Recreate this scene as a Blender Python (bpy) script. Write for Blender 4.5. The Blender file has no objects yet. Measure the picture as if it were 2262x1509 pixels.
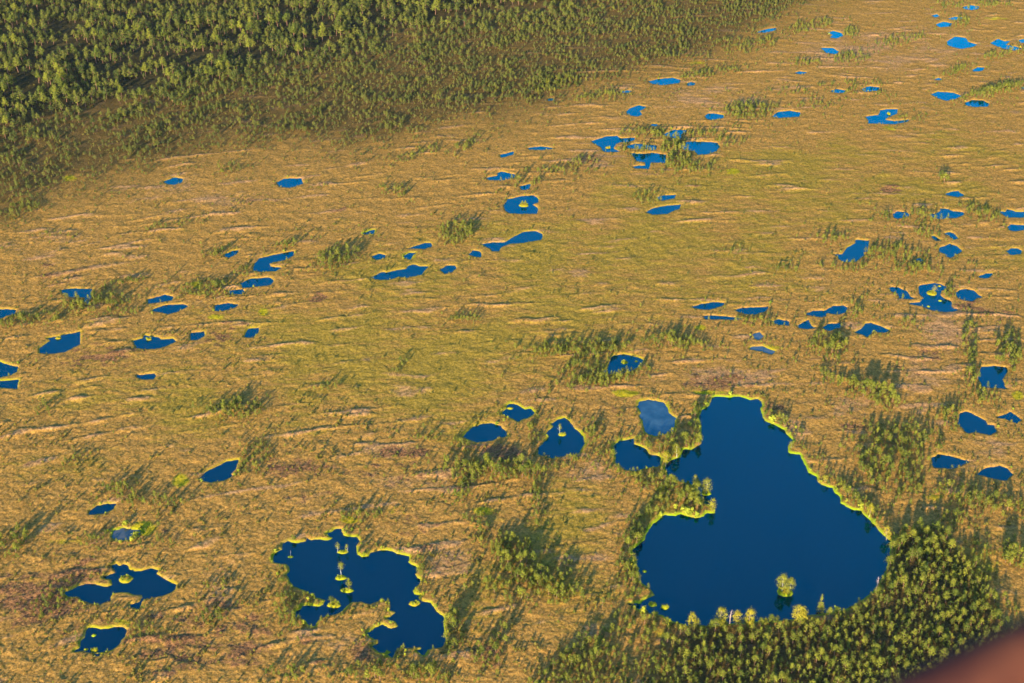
import bpy, math, random
import numpy as np

# ------------------------------------------------------------------ scene, camera, sky, sun, exposure
scene = bpy.context.scene
COL = scene.collection
R = math.radians
CAM_H, PITCH, FPX = 400.0, R(30.5), 3142.0          # metres, radians, focal length in pixels of a 2262 px wide frame
SUN_AZ, SUN_EL = R(19.0), R(12.5)                   # light travels towards +Y turned 19 degrees to +X

cam_data = bpy.data.cameras.new('camera')
cam = bpy.data.objects.new('camera', cam_data)
COL.objects.link(cam)
cam.location = (0, 0, CAM_H)
cam.rotation_euler = (math.pi / 2 - PITCH, 0, 0)
cam_data.sensor_width = 36.0
cam_data.lens = FPX / 2262 * 36.0
cam_data.clip_start = 0.05
cam_data.clip_end = 60000
cam_data.dof.use_dof = True
cam_data.dof.focus_distance = 750.0
cam_data.dof.aperture_fstop = 4.0
scene.camera = cam

world = bpy.data.worlds.new('World')
scene.world = world
world.use_nodes = True
wn = world.node_tree.nodes
wl = world.node_tree.links
bg = wn['Background']
sky = wn.new('ShaderNodeTexSky')
sky.sky_type = 'NISHITA'
sky.sun_disc = False
sky.sun_elevation = SUN_EL
sky.sun_rotation = math.pi + SUN_AZ
sky.altitude = 300
sky.air_density = 1.0
sky.dust_density = 1.0
sky.ozone_density = 6.0
bg.inputs['Strength'].default_value = 0.13
wl.new(sky.outputs[0], bg.inputs['Color'])

sun_data = bpy.data.lights.new('sun', 'SUN')
sun_data.energy = 4.0
sun_data.angle = R(0.5)
sun_data.color = (1.0, 0.79, 0.52)
sun = bpy.data.objects.new('sun', sun_data)
COL.objects.link(sun)
sun.rotation_euler = (math.pi / 2 - SUN_EL, 0, -SUN_AZ)

scene.view_settings.view_transform = 'Standard'
scene.view_settings.look = 'None'
scene.view_settings.exposure = 2.2
scene.view_settings.gamma = 1.0
scene.view_settings.use_curve_mapping = False
try:
    scene.cycles.max_bounces = 6
    scene.cycles.diffuse_bounces = 2
    scene.cycles.glossy_bounces = 3
    scene.cycles.use_denoising = True
    scene.cycles.denoiser = 'OPENIMAGEDENOISE'
    scene.cycles.denoising_input_passes = 'RGB_ALBEDO_NORMAL'
    scene.cycles.denoising_prefilter = 'ACCURATE'
    scene.cycles.volume_bounces = 0
except Exception:
    pass

rng = np.random.default_rng(11)
random.seed(11)

# ------------------------------------------------------------------ helpers
def ground(px, py):
    """photo pixel -> point of the ground plane"""
    px = np.asarray(px, float); py = np.asarray(py, float)
    cx = (px - 1131) / FPX; cy = (754.5 - py) / FPX
    dy = math.cos(PITCH) + cy * math.sin(PITCH)
    dz = -math.sin(PITCH) + cy * math.cos(PITCH)
    t = CAM_H / -dz
    return cx * t, dy * t

def to_px(x, y, z=0.0):
    c, s = math.cos(PITCH), math.sin(PITCH)
    dz = z - CAM_H
    f = y * c - dz * s
    u = y * s + dz * c
    return 1131 + FPX * x / f, 754.5 - FPX * u / f, FPX / f      # px, py, pixels per metre

def fade(t): return t * t * t * (t * (t * 6 - 15) + 10)

def noise(x, y, seed=0):
    """2-D gradient noise, about -0.7..0.7"""
    xi = np.floor(x).astype(np.int64); yi = np.floor(y).astype(np.int64)
    xf = x - xi; yf = y - yi
    def g(ix, iy, fx, fy):
        h = (ix * 374761393 + iy * 668265263 + seed * 2147483647) & 0xFFFFFFFF
        h = ((h ^ (h >> 13)) * 1274126177) & 0xFFFFFFFF
        h = (h ^ (h >> 16)) & 0xFFFF
        a = h * (2 * math.pi / 65536)
        return np.cos(a) * fx + np.sin(a) * fy
    u, v = fade(xf), fade(yf)
    a = g(xi, yi, xf, yf); b = g(xi + 1, yi, xf - 1, yf)
    c = g(xi, yi + 1, xf, yf - 1); d = g(xi + 1, yi + 1, xf - 1, yf - 1)
    return (a + (b - a) * u) * (1 - v) + (c + (d - c) * u) * v

def sstep(a, b, x):
    t = np.clip((x - a) / (b - a), 0, 1)
    return t * t * (3 - 2 * t)

def mesh_from(name, verts, faces, mat=None, smooth=False, attrs=None):
    """verts (n,3); faces (m,k) array of one polygon size, or a list of such arrays"""
    me = bpy.data.meshes.new(name)
    verts = np.asarray(verts, np.float32)
    groups = faces if isinstance(faces, list) else [faces]
    groups = [np.asarray(f, np.int32) for f in groups if len(f)]
    me.vertices.add(len(verts)); me.vertices.foreach_set('co', verts.ravel())
    idx = np.concatenate([f.ravel() for f in groups])
    tot = np.concatenate([np.full(len(f), f.shape[1], np.int32) for f in groups])
    start = np.concatenate([[0], np.cumsum(tot)[:-1]]).astype(np.int32)
    me.loops.add(len(idx)); me.loops.foreach_set('vertex_index', idx)
    me.polygons.add(len(tot)); me.polygons.foreach_set('loop_start', start)
    me.polygons.foreach_set('use_smooth', np.full(len(tot), smooth, bool))
    me.update(calc_edges=True)
    for k, a in (attrs or {}).items():
        at = me.attributes.new(k, 'FLOAT', 'POINT'); at.data.foreach_set('value', np.asarray(a, np.float32))
    if mat: me.materials.append(mat)
    return me

def add(name, me, parent=None, label=None, cat=None, group=None, kind=None, loc=None):
    o = bpy.data.objects.new(name, me)
    COL.objects.link(o)
    if parent: o.parent = parent
    if loc is not None: o.location = loc
    for k, v in (('label', label), ('category', cat), ('group', group), ('kind', kind)):
        if v: o[k] = v
    return o

# ------------------------------------------------------------------ materials
def new_mat(name):
    m = bpy.data.materials.new(name); m.use_nodes = True
    return m, m.node_tree.nodes, m.node_tree.links, m.node_tree.nodes['Principled BSDF']

def N(nodes, kind, **kw):
    n = nodes.new(kind)
    for k, v in kw.items(): setattr(n, k, v)
    return n

def rgb(c): return (c[0], c[1], c[2], 1.0)

def ground_material():
    m, n, l, p = new_mat('bog_surface')
    tc = N(n, 'ShaderNodeTexCoord')
    def tex(scale, detail=3.0, rough=0.6, stretch=None):
        t = N(n, 'ShaderNodeTexNoise'); t.inputs['Scale'].default_value = scale
        t.inputs['Detail'].default_value = detail; t.inputs['Roughness'].default_value = rough
        if stretch:
            mp = N(n, 'ShaderNodeMapping'); mp.inputs['Rotation'].default_value = (0, 0, stretch[0])
            mp.inputs['Scale'].default_value = stretch[1]
            l.new(tc.outputs['Object'], mp.inputs['Vector']); l.new(mp.outputs[0], t.inputs['Vector'])
        else:
            l.new(tc.outputs['Object'], t.inputs['Vector'])
        return t.outputs['Fac']
    def attr(name):
        a = N(n, 'ShaderNodeAttribute'); a.attribute_name = name; return a.outputs['Fac']
    def ramp(fac, a, b):
        mr = N(n, 'ShaderNodeMapRange'); mr.interpolation_type = 'SMOOTHSTEP'
        mr.inputs['From Min'].default_value = a; mr.inputs['From Max'].default_value = b
        l.new(fac, mr.inputs['Value']); return mr.outputs[0]
    def mathn(op, a, b, clamp=False):
        q = N(n, 'ShaderNodeMath', operation=op, use_clamp=clamp)
        for i, s in enumerate((a, b)):
            if isinstance(s, (int, float)): q.inputs[i].default_value = s
            else: l.new(s, q.inputs[i])
        return q.outputs[0]
    def mix(fac, a, b):
        q = N(n, 'ShaderNodeMix', data_type='RGBA')
        if isinstance(fac, (int, float)): q.inputs[0].default_value = fac
        else: l.new(fac, q.inputs[0])
        for i, s in ((6, a), (7, b)):
            if isinstance(s, tuple): q.inputs[i].default_value = rgb(s)
            else: l.new(s, q.inputs[i])
        return q.outputs[2]
    fine = tex(0.9, 4, 0.7)
    mid = tex(0.22, 3, 0.6)
    grain = tex(2.6, 2, 0.6)
    streak = tex(0.16, 4, 0.65, (R(-14), (0.35, 1.5, 1)))
    straw = mix(ramp(fine, .35, .65), C_STRAW_A, C_STRAW_B)
    lawn = mix(ramp(fine, .35, .65), C_LAWN_A, C_LAWN_B)
    g = mathn('ADD', attr('green'), mathn('MULTIPLY', mathn('SUBTRACT', streak, .5), 1.5))
    c = mix(ramp(g, .25, .75), straw, lawn)
    pl = mathn('ADD', attr('pale'), mathn('MULTIPLY', mathn('SUBTRACT', mid, .5), 1.0))
    c = mix(mathn('MULTIPLY', ramp(pl, .25, .8), .85), c, mix(ramp(fine, .35, .65), C_PALE_A, C_PALE_B))
    hth = mix(ramp(fine, .38, .62), C_HEATH_A, C_HEATH_B)
    h = mathn('ADD', attr('heath'), mathn('MULTIPLY', mathn('SUBTRACT', mid, .5), 1.3))
    c = mix(ramp(h, .42, .75), c, hth)
    c = mix(mathn('MULTIPLY', ramp(grain, .50, .68), .6), c, C_SPECK)
    c = mix(mathn('MULTIPLY', attr('dark'), .95), c, C_FLOOR_SHADE_TRAIL)
    mott = tex(.42, 3, .6)
    c = mix(mathn('MULTIPLY', ramp(mott, .52, .66), .55), c, C_MOTTLE)
    ms = mathn('ADD', attr('moss'), mathn('MULTIPLY', mathn('SUBTRACT', mid, .5), .9))
    c = mix(mathn('MULTIPLY', ramp(ms, .45, .8), .9), c, mix(ramp(fine, .35, .65), C_MOSS_A, C_MOSS_B))
    s = mathn('ADD', attr('shore'), mathn('MULTIPLY', mathn('SUBTRACT', fine, .5), 2.2))
    rim = mathn('SUBTRACT', 1.0, ramp(s, .3, 2.3), True)
    rimcol = mix(attr('warm'), C_RIM_GREEN, C_RIM_GOLD)
    c = mix(mathn('MULTIPLY', rim, attr('rimamt')), c, rimcol)
    l.new(c, p.inputs['Base Color'])
    p.inputs['Roughness'].default_value = 1.0
    p.inputs['Specular IOR Level'].default_value = 0.0
    b = N(n, 'ShaderNodeBump'); b.inputs['Strength'].default_value = 0.75; b.inputs['Distance'].default_value = 0.5
    hsum = mathn('ADD', fine, mathn('MULTIPLY', grain, .45))
    l.new(hsum, b.inputs['Height']); l.new(b.outputs[0], p.inputs['Normal'])
    return m

C_STRAW_A, C_STRAW_B = (.205, .108, .022), (.42, .228, .050)
C_LAWN_A, C_LAWN_B = (.180, .124, .014), (.345, .224, .034)
C_PALE_A, C_PALE_B = (.225, .115, .048), (.47, .262, .105)
C_HEATH_A, C_HEATH_B = (.085, .042, .020), (.30, .140, .052)
C_MOTTLE = (.098, .080, .016)
C_SPECK = (.048, .050, .012)
C_FLOOR_SHADE_TRAIL = (.014, .020, .011)  # forest floor with tree shade put into the colour; trails use it too
C_MOSS_A, C_MOSS_B = (.22, .20, .008), (.36, .29, .010)
C_RIM_GREEN, C_RIM_GOLD = (.19, .255, .007), (.27, .170, .012)

def water_material(name, base, murk=0.0, murkcol=(0, 0, 0)):
    """peat water: a dark body under a mirror of the sky, mixed by Fresnel"""
    m, n, l, p = new_mat(name)
    n.remove(p)
    tc = N(n, 'ShaderNodeTexCoord')
    df = N(n, 'ShaderNodeBsdfDiffuse'); df.inputs['Color'].default_value = rgb(base)
    gl = N(n, 'ShaderNodeBsdfGlossy'); gl.inputs['Color'].default_value = (.0, .92, 1.0, 1)
    gl.inputs['Roughness'].default_value = .12 if murk else .05
    fr = N(n, 'ShaderNodeFresnel'); fr.inputs['IOR'].default_value = 1.62
    if murk:
        t = N(n, 'ShaderNodeTexNoise'); t.inputs['Scale'].default_value = 0.12; t.inputs['Detail'].default_value = 5
        l.new(tc.outputs['Object'], t.inputs['Vector'])
        mr = N(n, 'ShaderNodeMapRange'); mr.inputs['From Min'].default_value = .3; mr.inputs['From Max'].default_value = .7
        mr.inputs['To Max'].default_value = murk
        l.new(t.outputs['Fac'], mr.inputs['Value'])
        q = N(n, 'ShaderNodeMix', data_type='RGBA'); q.inputs[6].default_value = rgb(base); q.inputs[7].default_value = rgb(murkcol)
        l.new(mr.outputs[0], q.inputs[0]); l.new(q.outputs[2], df.inputs['Color'])
    t2 = N(n, 'ShaderNodeTexNoise'); t2.inputs['Scale'].default_value = 1.4; t2.inputs['Detail'].default_value = 2
    l.new(tc.outputs['Object'], t2.inputs['Vector'])
    b = N(n, 'ShaderNodeBump'); b.inputs['Strength'].default_value = 0.05; b.inputs['Distance'].default_value = 0.1
    l.new(t2.outputs['Fac'], b.inputs['Height'])
    l.new(b.outputs[0], gl.inputs['Normal']); l.new(b.outputs[0], fr.inputs['Normal'])
    ms = N(n, 'ShaderNodeMixShader'); l.new(fr.outputs[0], ms.inputs[0]); l.new(df.outputs[0], ms.inputs[1]); l.new(gl.outputs[0], ms.inputs[2])
    l.new(ms.outputs[0], n['Material Output'].inputs['Surface'])
    return m

def leaf_material(name, a, b, trans=0.0):
    m, n, l, p = new_mat(name)
    oi = N(n, 'ShaderNodeObjectInfo')
    geo = N(n, 'ShaderNodeTexCoord')
    t = N(n, 'ShaderNodeTexNoise'); t.inputs['Scale'].default_value = 0.9; t.inputs['Detail'].default_value = 1
    l.new(geo.outputs['Object'], t.inputs['Vector'])
    s = N(n, 'ShaderNodeMath', operation='MULTIPLY_ADD'); s.inputs[1].default_value = .5
    l.new(t.outputs['Fac'], s.inputs[0])
    s2 = N(n, 'ShaderNodeMath', operation='MULTIPLY'); s2.inputs[1].default_value = .75
    l.new(oi.outputs['Random'], s2.inputs[0]); l.new(s2.outputs[0], s.inputs[2])
    q = N(n, 'ShaderNodeMix', data_type='RGBA'); q.inputs[6].default_value = rgb(a); q.inputs[7].default_value = rgb(b)
    l.new(s.outputs[0], q.inputs[0]); l.new(q.outputs[2], p.inputs['Base Color'])
    p.inputs['Roughness'].default_value = 0.9
    p.inputs['Specular IOR Level'].default_value = 0.1
    if trans:
        tr = N(n, 'ShaderNodeBsdfTranslucent'); l.new(q.outputs[2], tr.inputs['Color'])
        ms = N(n, 'ShaderNodeMixShader'); ms.inputs[0].default_value = trans
        out = n['Material Output']
        l.new(p.outputs[0], ms.inputs[1]); l.new(tr.outputs[0], ms.inputs[2]); l.new(ms.outputs[0], out.inputs['Surface'])
    return m

def bark_material(name, a, b, scale=2.5):
    m, n, l, p = new_mat(name)
    tc = N(n, 'ShaderNodeTexCoord')
    t = N(n, 'ShaderNodeTexNoise'); t.inputs['Scale'].default_value = scale; t.inputs['Detail'].default_value = 4
    l.new(tc.outputs['Object'], t.inputs['Vector'])
    cr = N(n, 'ShaderNodeValToRGB'); cr.color_ramp.elements[0].position = .4; cr.color_ramp.elements[1].position = .6
    cr.color_ramp.elements[0].color = rgb(a); cr.color_ramp.elements[1].color = rgb(b)
    l.new(t.outputs['Fac'], cr.inputs[0]); l.new(cr.outputs[0], p.inputs['Base Color'])
    p.inputs['Roughness'].default_value = 0.9
    return m

M_GROUND = ground_material()
M_WATER = water_material('bog_water', (.0004, .004, .012))
M_SHALLOW = water_material('shallow_water', (.004, .022, .04), 0.9, (.045, .080, .095))
M_GREY = water_material('silted_water', (.035, .045, .04), 0.9, (.085, .080, .065))
M_PINE = leaf_material('pine_needles', (.030, .056, .009), (.150, .158, .016))
M_FOREST = leaf_material('forest_needles', (.018, .042, .010), (.115, .122, .017))
M_DWARF = leaf_material('dwarf_needles', (.055, .060, .012), (.16, .130, .020))
M_BIRCH = leaf_material('birch_leaves', (.115, .130, .016), (.205, .200, .022), 0.15)
M_GOLD = leaf_material('gold_leaves', (.18, .175, .012), (.27, .23, .018), 0.15)
M_BUSH = leaf_material('bush_leaves', (.10, .145, .010), (.24, .25, .020))
M_SPRUCE = leaf_material('spruce_needles', (.14, .15, .012), (.18, .18, .015))
M_BARK = bark_material('pine_bark', (.10, .050, .030), (.21, .11, .065))
M_TAN = bark_material('tan_bark', (.20, .13, .08), (.36, .26, .18))
M_WHITE = bark_material('birch_bark', (.24, .21, .17), (.58, .52, .45))
M_DEAD = bark_material('dead_wood', (.26, .17, .13), (.45, .33, .27))

# ------------------------------------------------------------------ ponds: outlines read off the photograph
FR = {k: (ox, oy, 2.9592) for k, ox, oy in (('A', 0, 0), ('B', 750, 0), ('C', 1502, 0), ('D', 0, 500), ('E', 750, 500),
      ('F', 1502, 500), ('G', 0, 999), ('H', 750, 999), ('I', 1502, 999))}
FR.update(J=(1340, 860, 5.59), K=(1640, 860, 5.59), L=(1340, 1110, 5.59), M=(1640, 1110, 5.59), N=(590, 1150, 5.59),
          O=(130, 1220, 6.56), P=(1300, 230, 7.069), Q=(1900, 540, 6.249), R=(1940, 380, 6.86), S=(600, 1370, 4.917), Z=(0, 0, 1))
def fpx(fr, x, y):
    ox, oy, s = FR[fr]
    return ox + x / s, oy + y / s

# (label, warm rim 0..1, murky, outline segments "FRAME x,y x,y ...")
PONDS = [
("large dark blue lake with a wooded peninsula, biggest water in the photo", .0, 0,
 "Z 1551,905 1567,895 1572,880 1580,875 1608,877 1630,875 1648,879 1657,883 1673,881 1683,887 1684,894 1680,903 1684,921 1690,929 1712,939 1734,949 1737,958 1747,967 1751,974 1740,984 1740,996 1747,1001 1765,1003 1772,1017 1781,1030 1783,1041 1794,1048 1803,1051 1806,1064 1815,1071 1839,1077 1846,1089 1855,1096 1857,1110 1871,1119 1887,1127 1903,1127 1905,1135 1919,1145 1935,1162 1949,1180 1967,1194 1966,1217 1960,1245 1950,1272 1925,1308 1893,1332 1855,1350 1819,1353 1778,1360 1747,1368 1680,1370 1640,1375 1572,1380 1519,1380 1483,1371 1466,1358 1442,1354 1420,1351 1408,1341 1388,1333 1417,1332 1426,1323 1447,1314 1440,1303 1422,1289 1413,1282 1411,1264 1404,1242 1401,1224 1395,1215 1411,1203 1424,1190 1433,1171 1442,1160 1451,1151 1463,1139 1469,1136 1492,1139 1504,1134 1519,1139 1537,1144 1556,1140 1560,1132 1578,1132 1577,1122 1556,1110 1547,1092 1537,1078 1524,1067 1492,1060 1479,1053 1469,1033 1476,1021 1492,1012 1504,1010 1508,992 1526,993 1538,987 1549,981 1551,960 1548,937 1545,919"),
("small round bay pool left of the big lake behind birch trunks", .15, 0,
 "J 150,640 340,600 345,670 400,690 480,730 530,800 660,820 665,940 560,955 470,970 360,1003 260,995 190,965 100,910 120,830 90,760 90,690"),
("pale shallow blue pool above the isthmus by the big lake", .4, 1,
 "J 400,145 520,125 700,155 740,200 770,290 850,350 830,430 820,520 740,540 660,560 590,575 520,550 470,500 450,430 440,360 410,320 430,280 385,210"),
("dark blue lobed lake dotted with tree islets, second largest water", .35, 0,
 "N 820,120 840,100 910,95 940,180 1000,195 1100,200 1140,245 1100,300 1090,360 1110,420 1170,445 1260,435 1280,395 1350,370 1470,360 1560,380 1640,415 1750,440 1740,510 1830,560 1860,620 1830,660 1850,700 1890,720 1900,760 1850,800 1785,860 1820,900 1910,915 1865,940 1880,975 1940,1000 2010,1010 2060,1060 2080,1110 2170,1180 2170,1220 2185,1330 2205,1420|S 1895,170 1885,220 1850,290 1690,310 1655,370 1600,345 1580,325 1630,310 1620,285 1540,295 1360,300 1345,340 1310,400 1270,370 1295,340 1250,315 1215,350 1160,340 1100,280 1160,240 1150,215 1090,180 1040,140 1090,110 1120,75 1200,50 1300,90 1375,65|N 1620,1290 1590,1245 1480,1200 1530,1185 1540,1160 1590,1130 1560,1105 1490,1100 1520,1050 1520,1000 1480,975 1400,985 1330,1005 1270,1030 1150,995 1050,995 990,1040 930,1100 850,1150 700,1180 640,1220 600,1260 590,1290 550,1295 500,1260 450,1220 400,1205 350,1180 360,1110 410,1090 440,1045 520,1055 620,1055 690,1035 720,975 660,955 620,945 540,890 480,850 410,840 330,800 290,760 250,660 280,630 270,560 220,525 80,510 75,450 100,400 190,350 200,280 260,240 300,265 370,275 480,250 490,210 540,235 640,230 740,245 820,210 750,175 740,160 800,135"),
("dark navy lake with jagged shore and one bare round islet, bottom left", .6, 0,
 "O 760,190 830,155 860,185 900,185 930,165 1000,190 1030,240 1100,265 1200,270 1290,240 1330,230 1450,255 1410,300 1500,370 1600,420 1690,470 1700,510 1640,560 1530,610 1400,640 1260,665 1210,690 1150,805 1050,790 1035,755 1150,720 1215,650 1200,610 1080,605 1000,570 880,570 790,590 750,640 740,700 650,715 600,745 470,735 350,690 280,640 150,640 90,600 100,560 200,535 260,490 380,455 530,455 600,490 700,500 780,475 790,440 760,380 680,375 650,350 720,325 810,290 800,230"),
("nearly black pond nearest the bottom left corner, tiny round islet inside", .45, 0,
 "O 420,1085 480,1080 600,1110 760,1095 860,1075 930,1085 970,1120 960,1210 900,1280 850,1350 780,1400 700,1425 600,1440 480,1450 420,1435 330,1415 230,1430 300,1380 310,1300 330,1265 390,1220 400,1150"),
("tiny dark puddle just below the nearly black bottom left pond", .5, 0, "O 510,1462 600,1475 570,1495 520,1500"),
("pointed leaf-shaped pond beside a fuzzy green thicket, lower left", .6, 0,
 "G 1560,45 1540,110 1505,140 1515,150 1460,185 1380,195 1310,185 1310,165 1360,120 1430,85 1480,60"),
("small half-moon pond left of a pine row, lower left", .6, 0, "G 760,335 740,370 680,395 580,405 590,380 640,345 700,335"),
("grey shallow pool merging into bright green moss, lower left", .2, 2, "G 740,510 800,495 900,505 940,525 880,550 850,570 760,575 730,550"),
("triangular dark pond with a white tree on its islet", .4, 0,
 "E 1470,1250 1500,1270 1540,1320 1590,1370 1600,1420 1570,1470 1530,1490 1380,1512 1300,1485 1300,1440 1330,1420 1370,1370 1345,1360 1400,1300 1385,1288 1430,1260"),
("small ragged pond with a moss tuft, above the smooth oval one", .35, 0,
 "E 1110,1155 1160,1165 1210,1195 1250,1190 1280,1220 1240,1245 1190,1260 1170,1275 1120,1250 1060,1225 1060,1210 1090,1190 1090,1170"),
("smooth oval pond left of the triangular white-tree pond", .5, 0, "E 990,1285 1050,1300 1090,1340 1095,1370 1060,1375 1000,1395 900,1412 870,1400 810,1375 850,1330 870,1310 930,1290"),
("rounded blue pond with two tiny islets, hemmed by pines in the middle", .6, 0, "E 1790,840 1860,835 1940,850 1985,870 1970,905 1900,945 1800,965 1720,955 1750,920 1770,870"),
("long waisted blue pond right of the dark pine clump, upper middle", .8, 0, "E 1330,65 1320,85 1200,105 1110,112 1060,130 1040,160 1000,160 980,140 930,115 1000,103 1080,103 1150,60 1200,35 1280,28 1320,45"),
("tiny pond at the lower left tip of the long waisted pond", .8, 0, "E 870,155 910,160 930,180 920,200 880,195 850,180"),
("slim blue pond just left below the dark round pine clump", .8, 0, "E 600,105 600,130 550,145 490,145 440,145 500,125 560,107"),
("tiny blue pool with a bright green moss spot, upper left middle", .3, 0, "E 150,45 200,25 230,20 225,45 180,50"),
("small lens-shaped pond above the left end of the ragged long pond", .8, 0, "E 210,195 260,178 305,185 290,210 240,215"),
("tiny pool beside a round yellow-green moss cushion", .5, 0, "E 420,190 460,170 500,170 480,190 460,215 430,205"),
("ragged long blue pond sloping up to the right, upper middle", .8, 0, "E 210,330 280,295 310,300 370,285 440,275 450,255 485,245 520,260 585,258 550,290 540,310 490,325 440,335 390,325 330,345 240,345"),
("small oval pond right of the ragged long pond", .85, 0, "E 660,280 700,255 750,252 765,270 740,295 690,308"),
("blue pond with a narrow tail entering dark pines, left edge region", .7, 0, "D 400,415 450,405 550,405 605,405 592,440 590,470 575,512 552,485 560,460 470,462 420,450"),
("half pond cut by the left frame edge beside a long tree shadow", .7, 0, "D 0,540 60,537 105,545 95,570 40,580 0,600 -40,600 -40,540"),
("broad slanted blue pond with a notch, left side", .7, 0, "D 525,685 520,770 420,820 300,832 260,825 260,790 330,745 310,730 430,705"),
("upper of two blue ponds cut by the left frame edge", .5, 0, "D 0,885 40,900 115,915 105,950 70,970 0,985 -70,985 -70,885"),
("lower of two blue ponds cut by the left frame edge", .5, 0, "D 0,1010 60,1005 120,998 110,1060 60,1055 0,1050 -70,1050 -70,1010"),
("small lonely pond with a pale rim, left below the slanted ponds", .8, 0, "D 895,970 940,968 1010,960 1015,980 1000,998 930,995 900,985"),
("blue pond with a scalloped far shore, left of a small squarish one", .7, 0, "D 870,745 930,730 945,710 1040,725 1050,740 1130,730 1150,750 1100,775 1040,795 940,800 890,790 880,765"),
("small squarish pond between the scalloped pond and the claw-shaped one", .7, 0, "D 1250,695 1300,690 1340,682 1335,715 1290,740 1245,742"),
("small claw-shaped pond, last on the right of its row", .7, 0, "D 1630,665 1690,662 1690,690 1650,725 1600,720 1610,690"),
("upper of two stacked wedge-shaped ponds, left middle", .8, 0, "D 970,475 1040,455 1075,443 1130,455 1130,480 1040,495 970,502"),
("lower of two stacked wedge-shaped ponds, left middle", .8, 0, "D 1010,535 1090,510 1200,507 1225,520 1150,560 1100,572 1040,555 990,552"),
("blue pond with a bush on its right end, left middle", .8, 0, "D 1410,515 1490,498 1560,510 1530,530 1440,555 1405,545"),
("smooth oblong pond below the crescent pond", .8, 0, "D 1570,370 1640,340 1760,332 1790,350 1770,380 1660,395 1590,398"),
("small flat pond touching the lower left of the oblong pond", .8, 0, "D 1490,420 1580,410 1600,425 1580,440 1510,440"),
("small triangular pond left above the crescent pond", .7, 0, "D 1470,180 1520,158 1560,155 1540,185 1500,202 1470,195"),
("crescent-shaped blue pond curling round a grassy tongue", .8, 0, "D 1660,250 1700,205 1790,185 1920,160 1920,185 1870,215 1760,240 1770,260 1840,268 1800,290 1700,293 1655,285"),
("small diamond pond alone below the forest edge, left", .8, 0, "A 1070,1185 1140,1157 1195,1170 1190,1190 1140,1205 1090,1200"),
("flat blue pond alone below the forest, right of the diamond pond", .8, 0, "A 1810,1190 1860,1165 1970,1165 1980,1200 1900,1225 1830,1222"),
("flat oval pond nearest the forest's right tip, top middle", .9, 0, "B 2020,530 2080,515 2180,507 2230,520 2220,540 2120,555 2050,548"),
("thin sliver of water left below the flat oval top pond", .9, 0, "B 1835,603 1860,590 1910,590 1890,605"),
("bean-shaped pond with a pale tuft on its right, upper middle", .8, 0, "P 600,110 640,65 780,15 900,35 870,70 800,100 840,160 760,190 640,170 600,130"),
("faint sliver of water in pines above the dark clump's pools", .8, 0, "P 950,320 1010,305 1110,320 1050,345"),
("large left pool of the cluster round the dark pine clump", .9, 0, "P 50,575 180,535 280,500 440,490 500,530 720,520 710,560 600,590 500,590 420,620 400,660 380,690 480,730 470,745 280,745 220,720 200,670 100,620"),
("narrow pool behind a fringe of pale trees, left of the dark clump", .9, 0, "P 620,640 750,610 880,630 1070,640 1060,700 990,715 900,690 760,690 650,690 600,660"),
("lowest pool of the cluster, with dark reflections and a narrow arm", .9, 0, "P 660,760 760,770 900,765 1000,755 1210,785 1220,850 1180,915 980,905 940,1010 860,1000 740,1000 690,975 780,950 890,955 890,905 770,890"),
("small pool just above the dark pine clump", .8, 0, "P 1170,465 1250,430 1350,395 1530,405 1500,440 1440,470 1440,530 1350,530 1220,490"),
("smooth rounded pool right of the dark pine clump", .9, 0, "P 1450,660 1500,600 1580,580 1900,585 2010,600 2055,660 2000,720 1880,770 1720,790 1650,720 1480,710"),
("pale oval pool left of the round pine grove, upper right", .8, 0, "P 1820,185 1870,140 1990,145 2115,165 2100,210 1950,240 1850,225"),
("thin flat strip of water, upper middle", .9, 0, "B 1230,965 1310,955 1410,968 1330,978 1240,975"),
("small slanted pond left below the thin flat strip", .8, 0, "B 1050,1010 1140,988 1135,1010 1060,1028"),
("blue pond shaped like a bird, upper middle", .8, 0, "B 960,1160 1040,1145 1030,1130 1060,1120 1150,1140 1140,1160 1060,1178 980,1175"),
("tiny ragged pool directly above the round pond with an islet", .8, 0, "B 1180,1215 1250,1200 1240,1235 1195,1240"),
("round blue pond with one bushy islet in its centre, upper middle", .8, 0, "B 1075,1340 1100,1300 1190,1280 1270,1275 1300,1300 1300,1320 1260,1335 1300,1360 1290,1395 1200,1395 1110,1392 1080,1370"),
("upper of two close blue ponds in the open middle", .9, 0, "B 2070,1290 2110,1275 2200,1272 2190,1295 2110,1310"),
("lower of two close blue ponds in the open middle", .9, 0, "B 2000,1385 2060,1355 2150,1340 2230,1335 2225,1360 2140,1395 2050,1402"),
("faint glint of water among pines at the forest edge", .9, 0, "B 1370,640 1400,640 1395,655 1365,655"),
("thin pond against the forest's far right edge, top", .9, 0, "C 500,210 560,190 630,180 625,195 560,212"),
("pale hooked pond near the top, right of the forest", .8, 0, "C 965,215 1000,200 1060,215 1065,235 1020,250 980,245 1000,225"),
("pale comma-shaped pond below the hooked one, top right", .8, 0, "C 920,310 1000,312 1040,335 1020,352 960,345"),
("tiny pale pond leftmost of the far top right group", .8, 0, "C 1640,100 1680,92 1700,103 1670,112"),
("thin pale pond half hidden by a pine clump, far top right", .8, 0, "C 1755,120 1800,108 1850,112 1820,130 1780,130"),
("pale pond left of the pine clump, far top right", .8, 0, "C 1670,158 1720,140 1780,150 1765,172 1700,178"),
("farthest pale pond, topmost in the photo", .8, 0, "C 1845,45 1900,32 1955,40 1950,55 1910,65 1860,58"),
("broad pale blue pond with a pointed right end, top right", .8, 0, "C 1745,270 1800,237 1870,245 1880,270 1945,290 1900,308 1840,318 1780,305 1750,290"),
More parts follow.
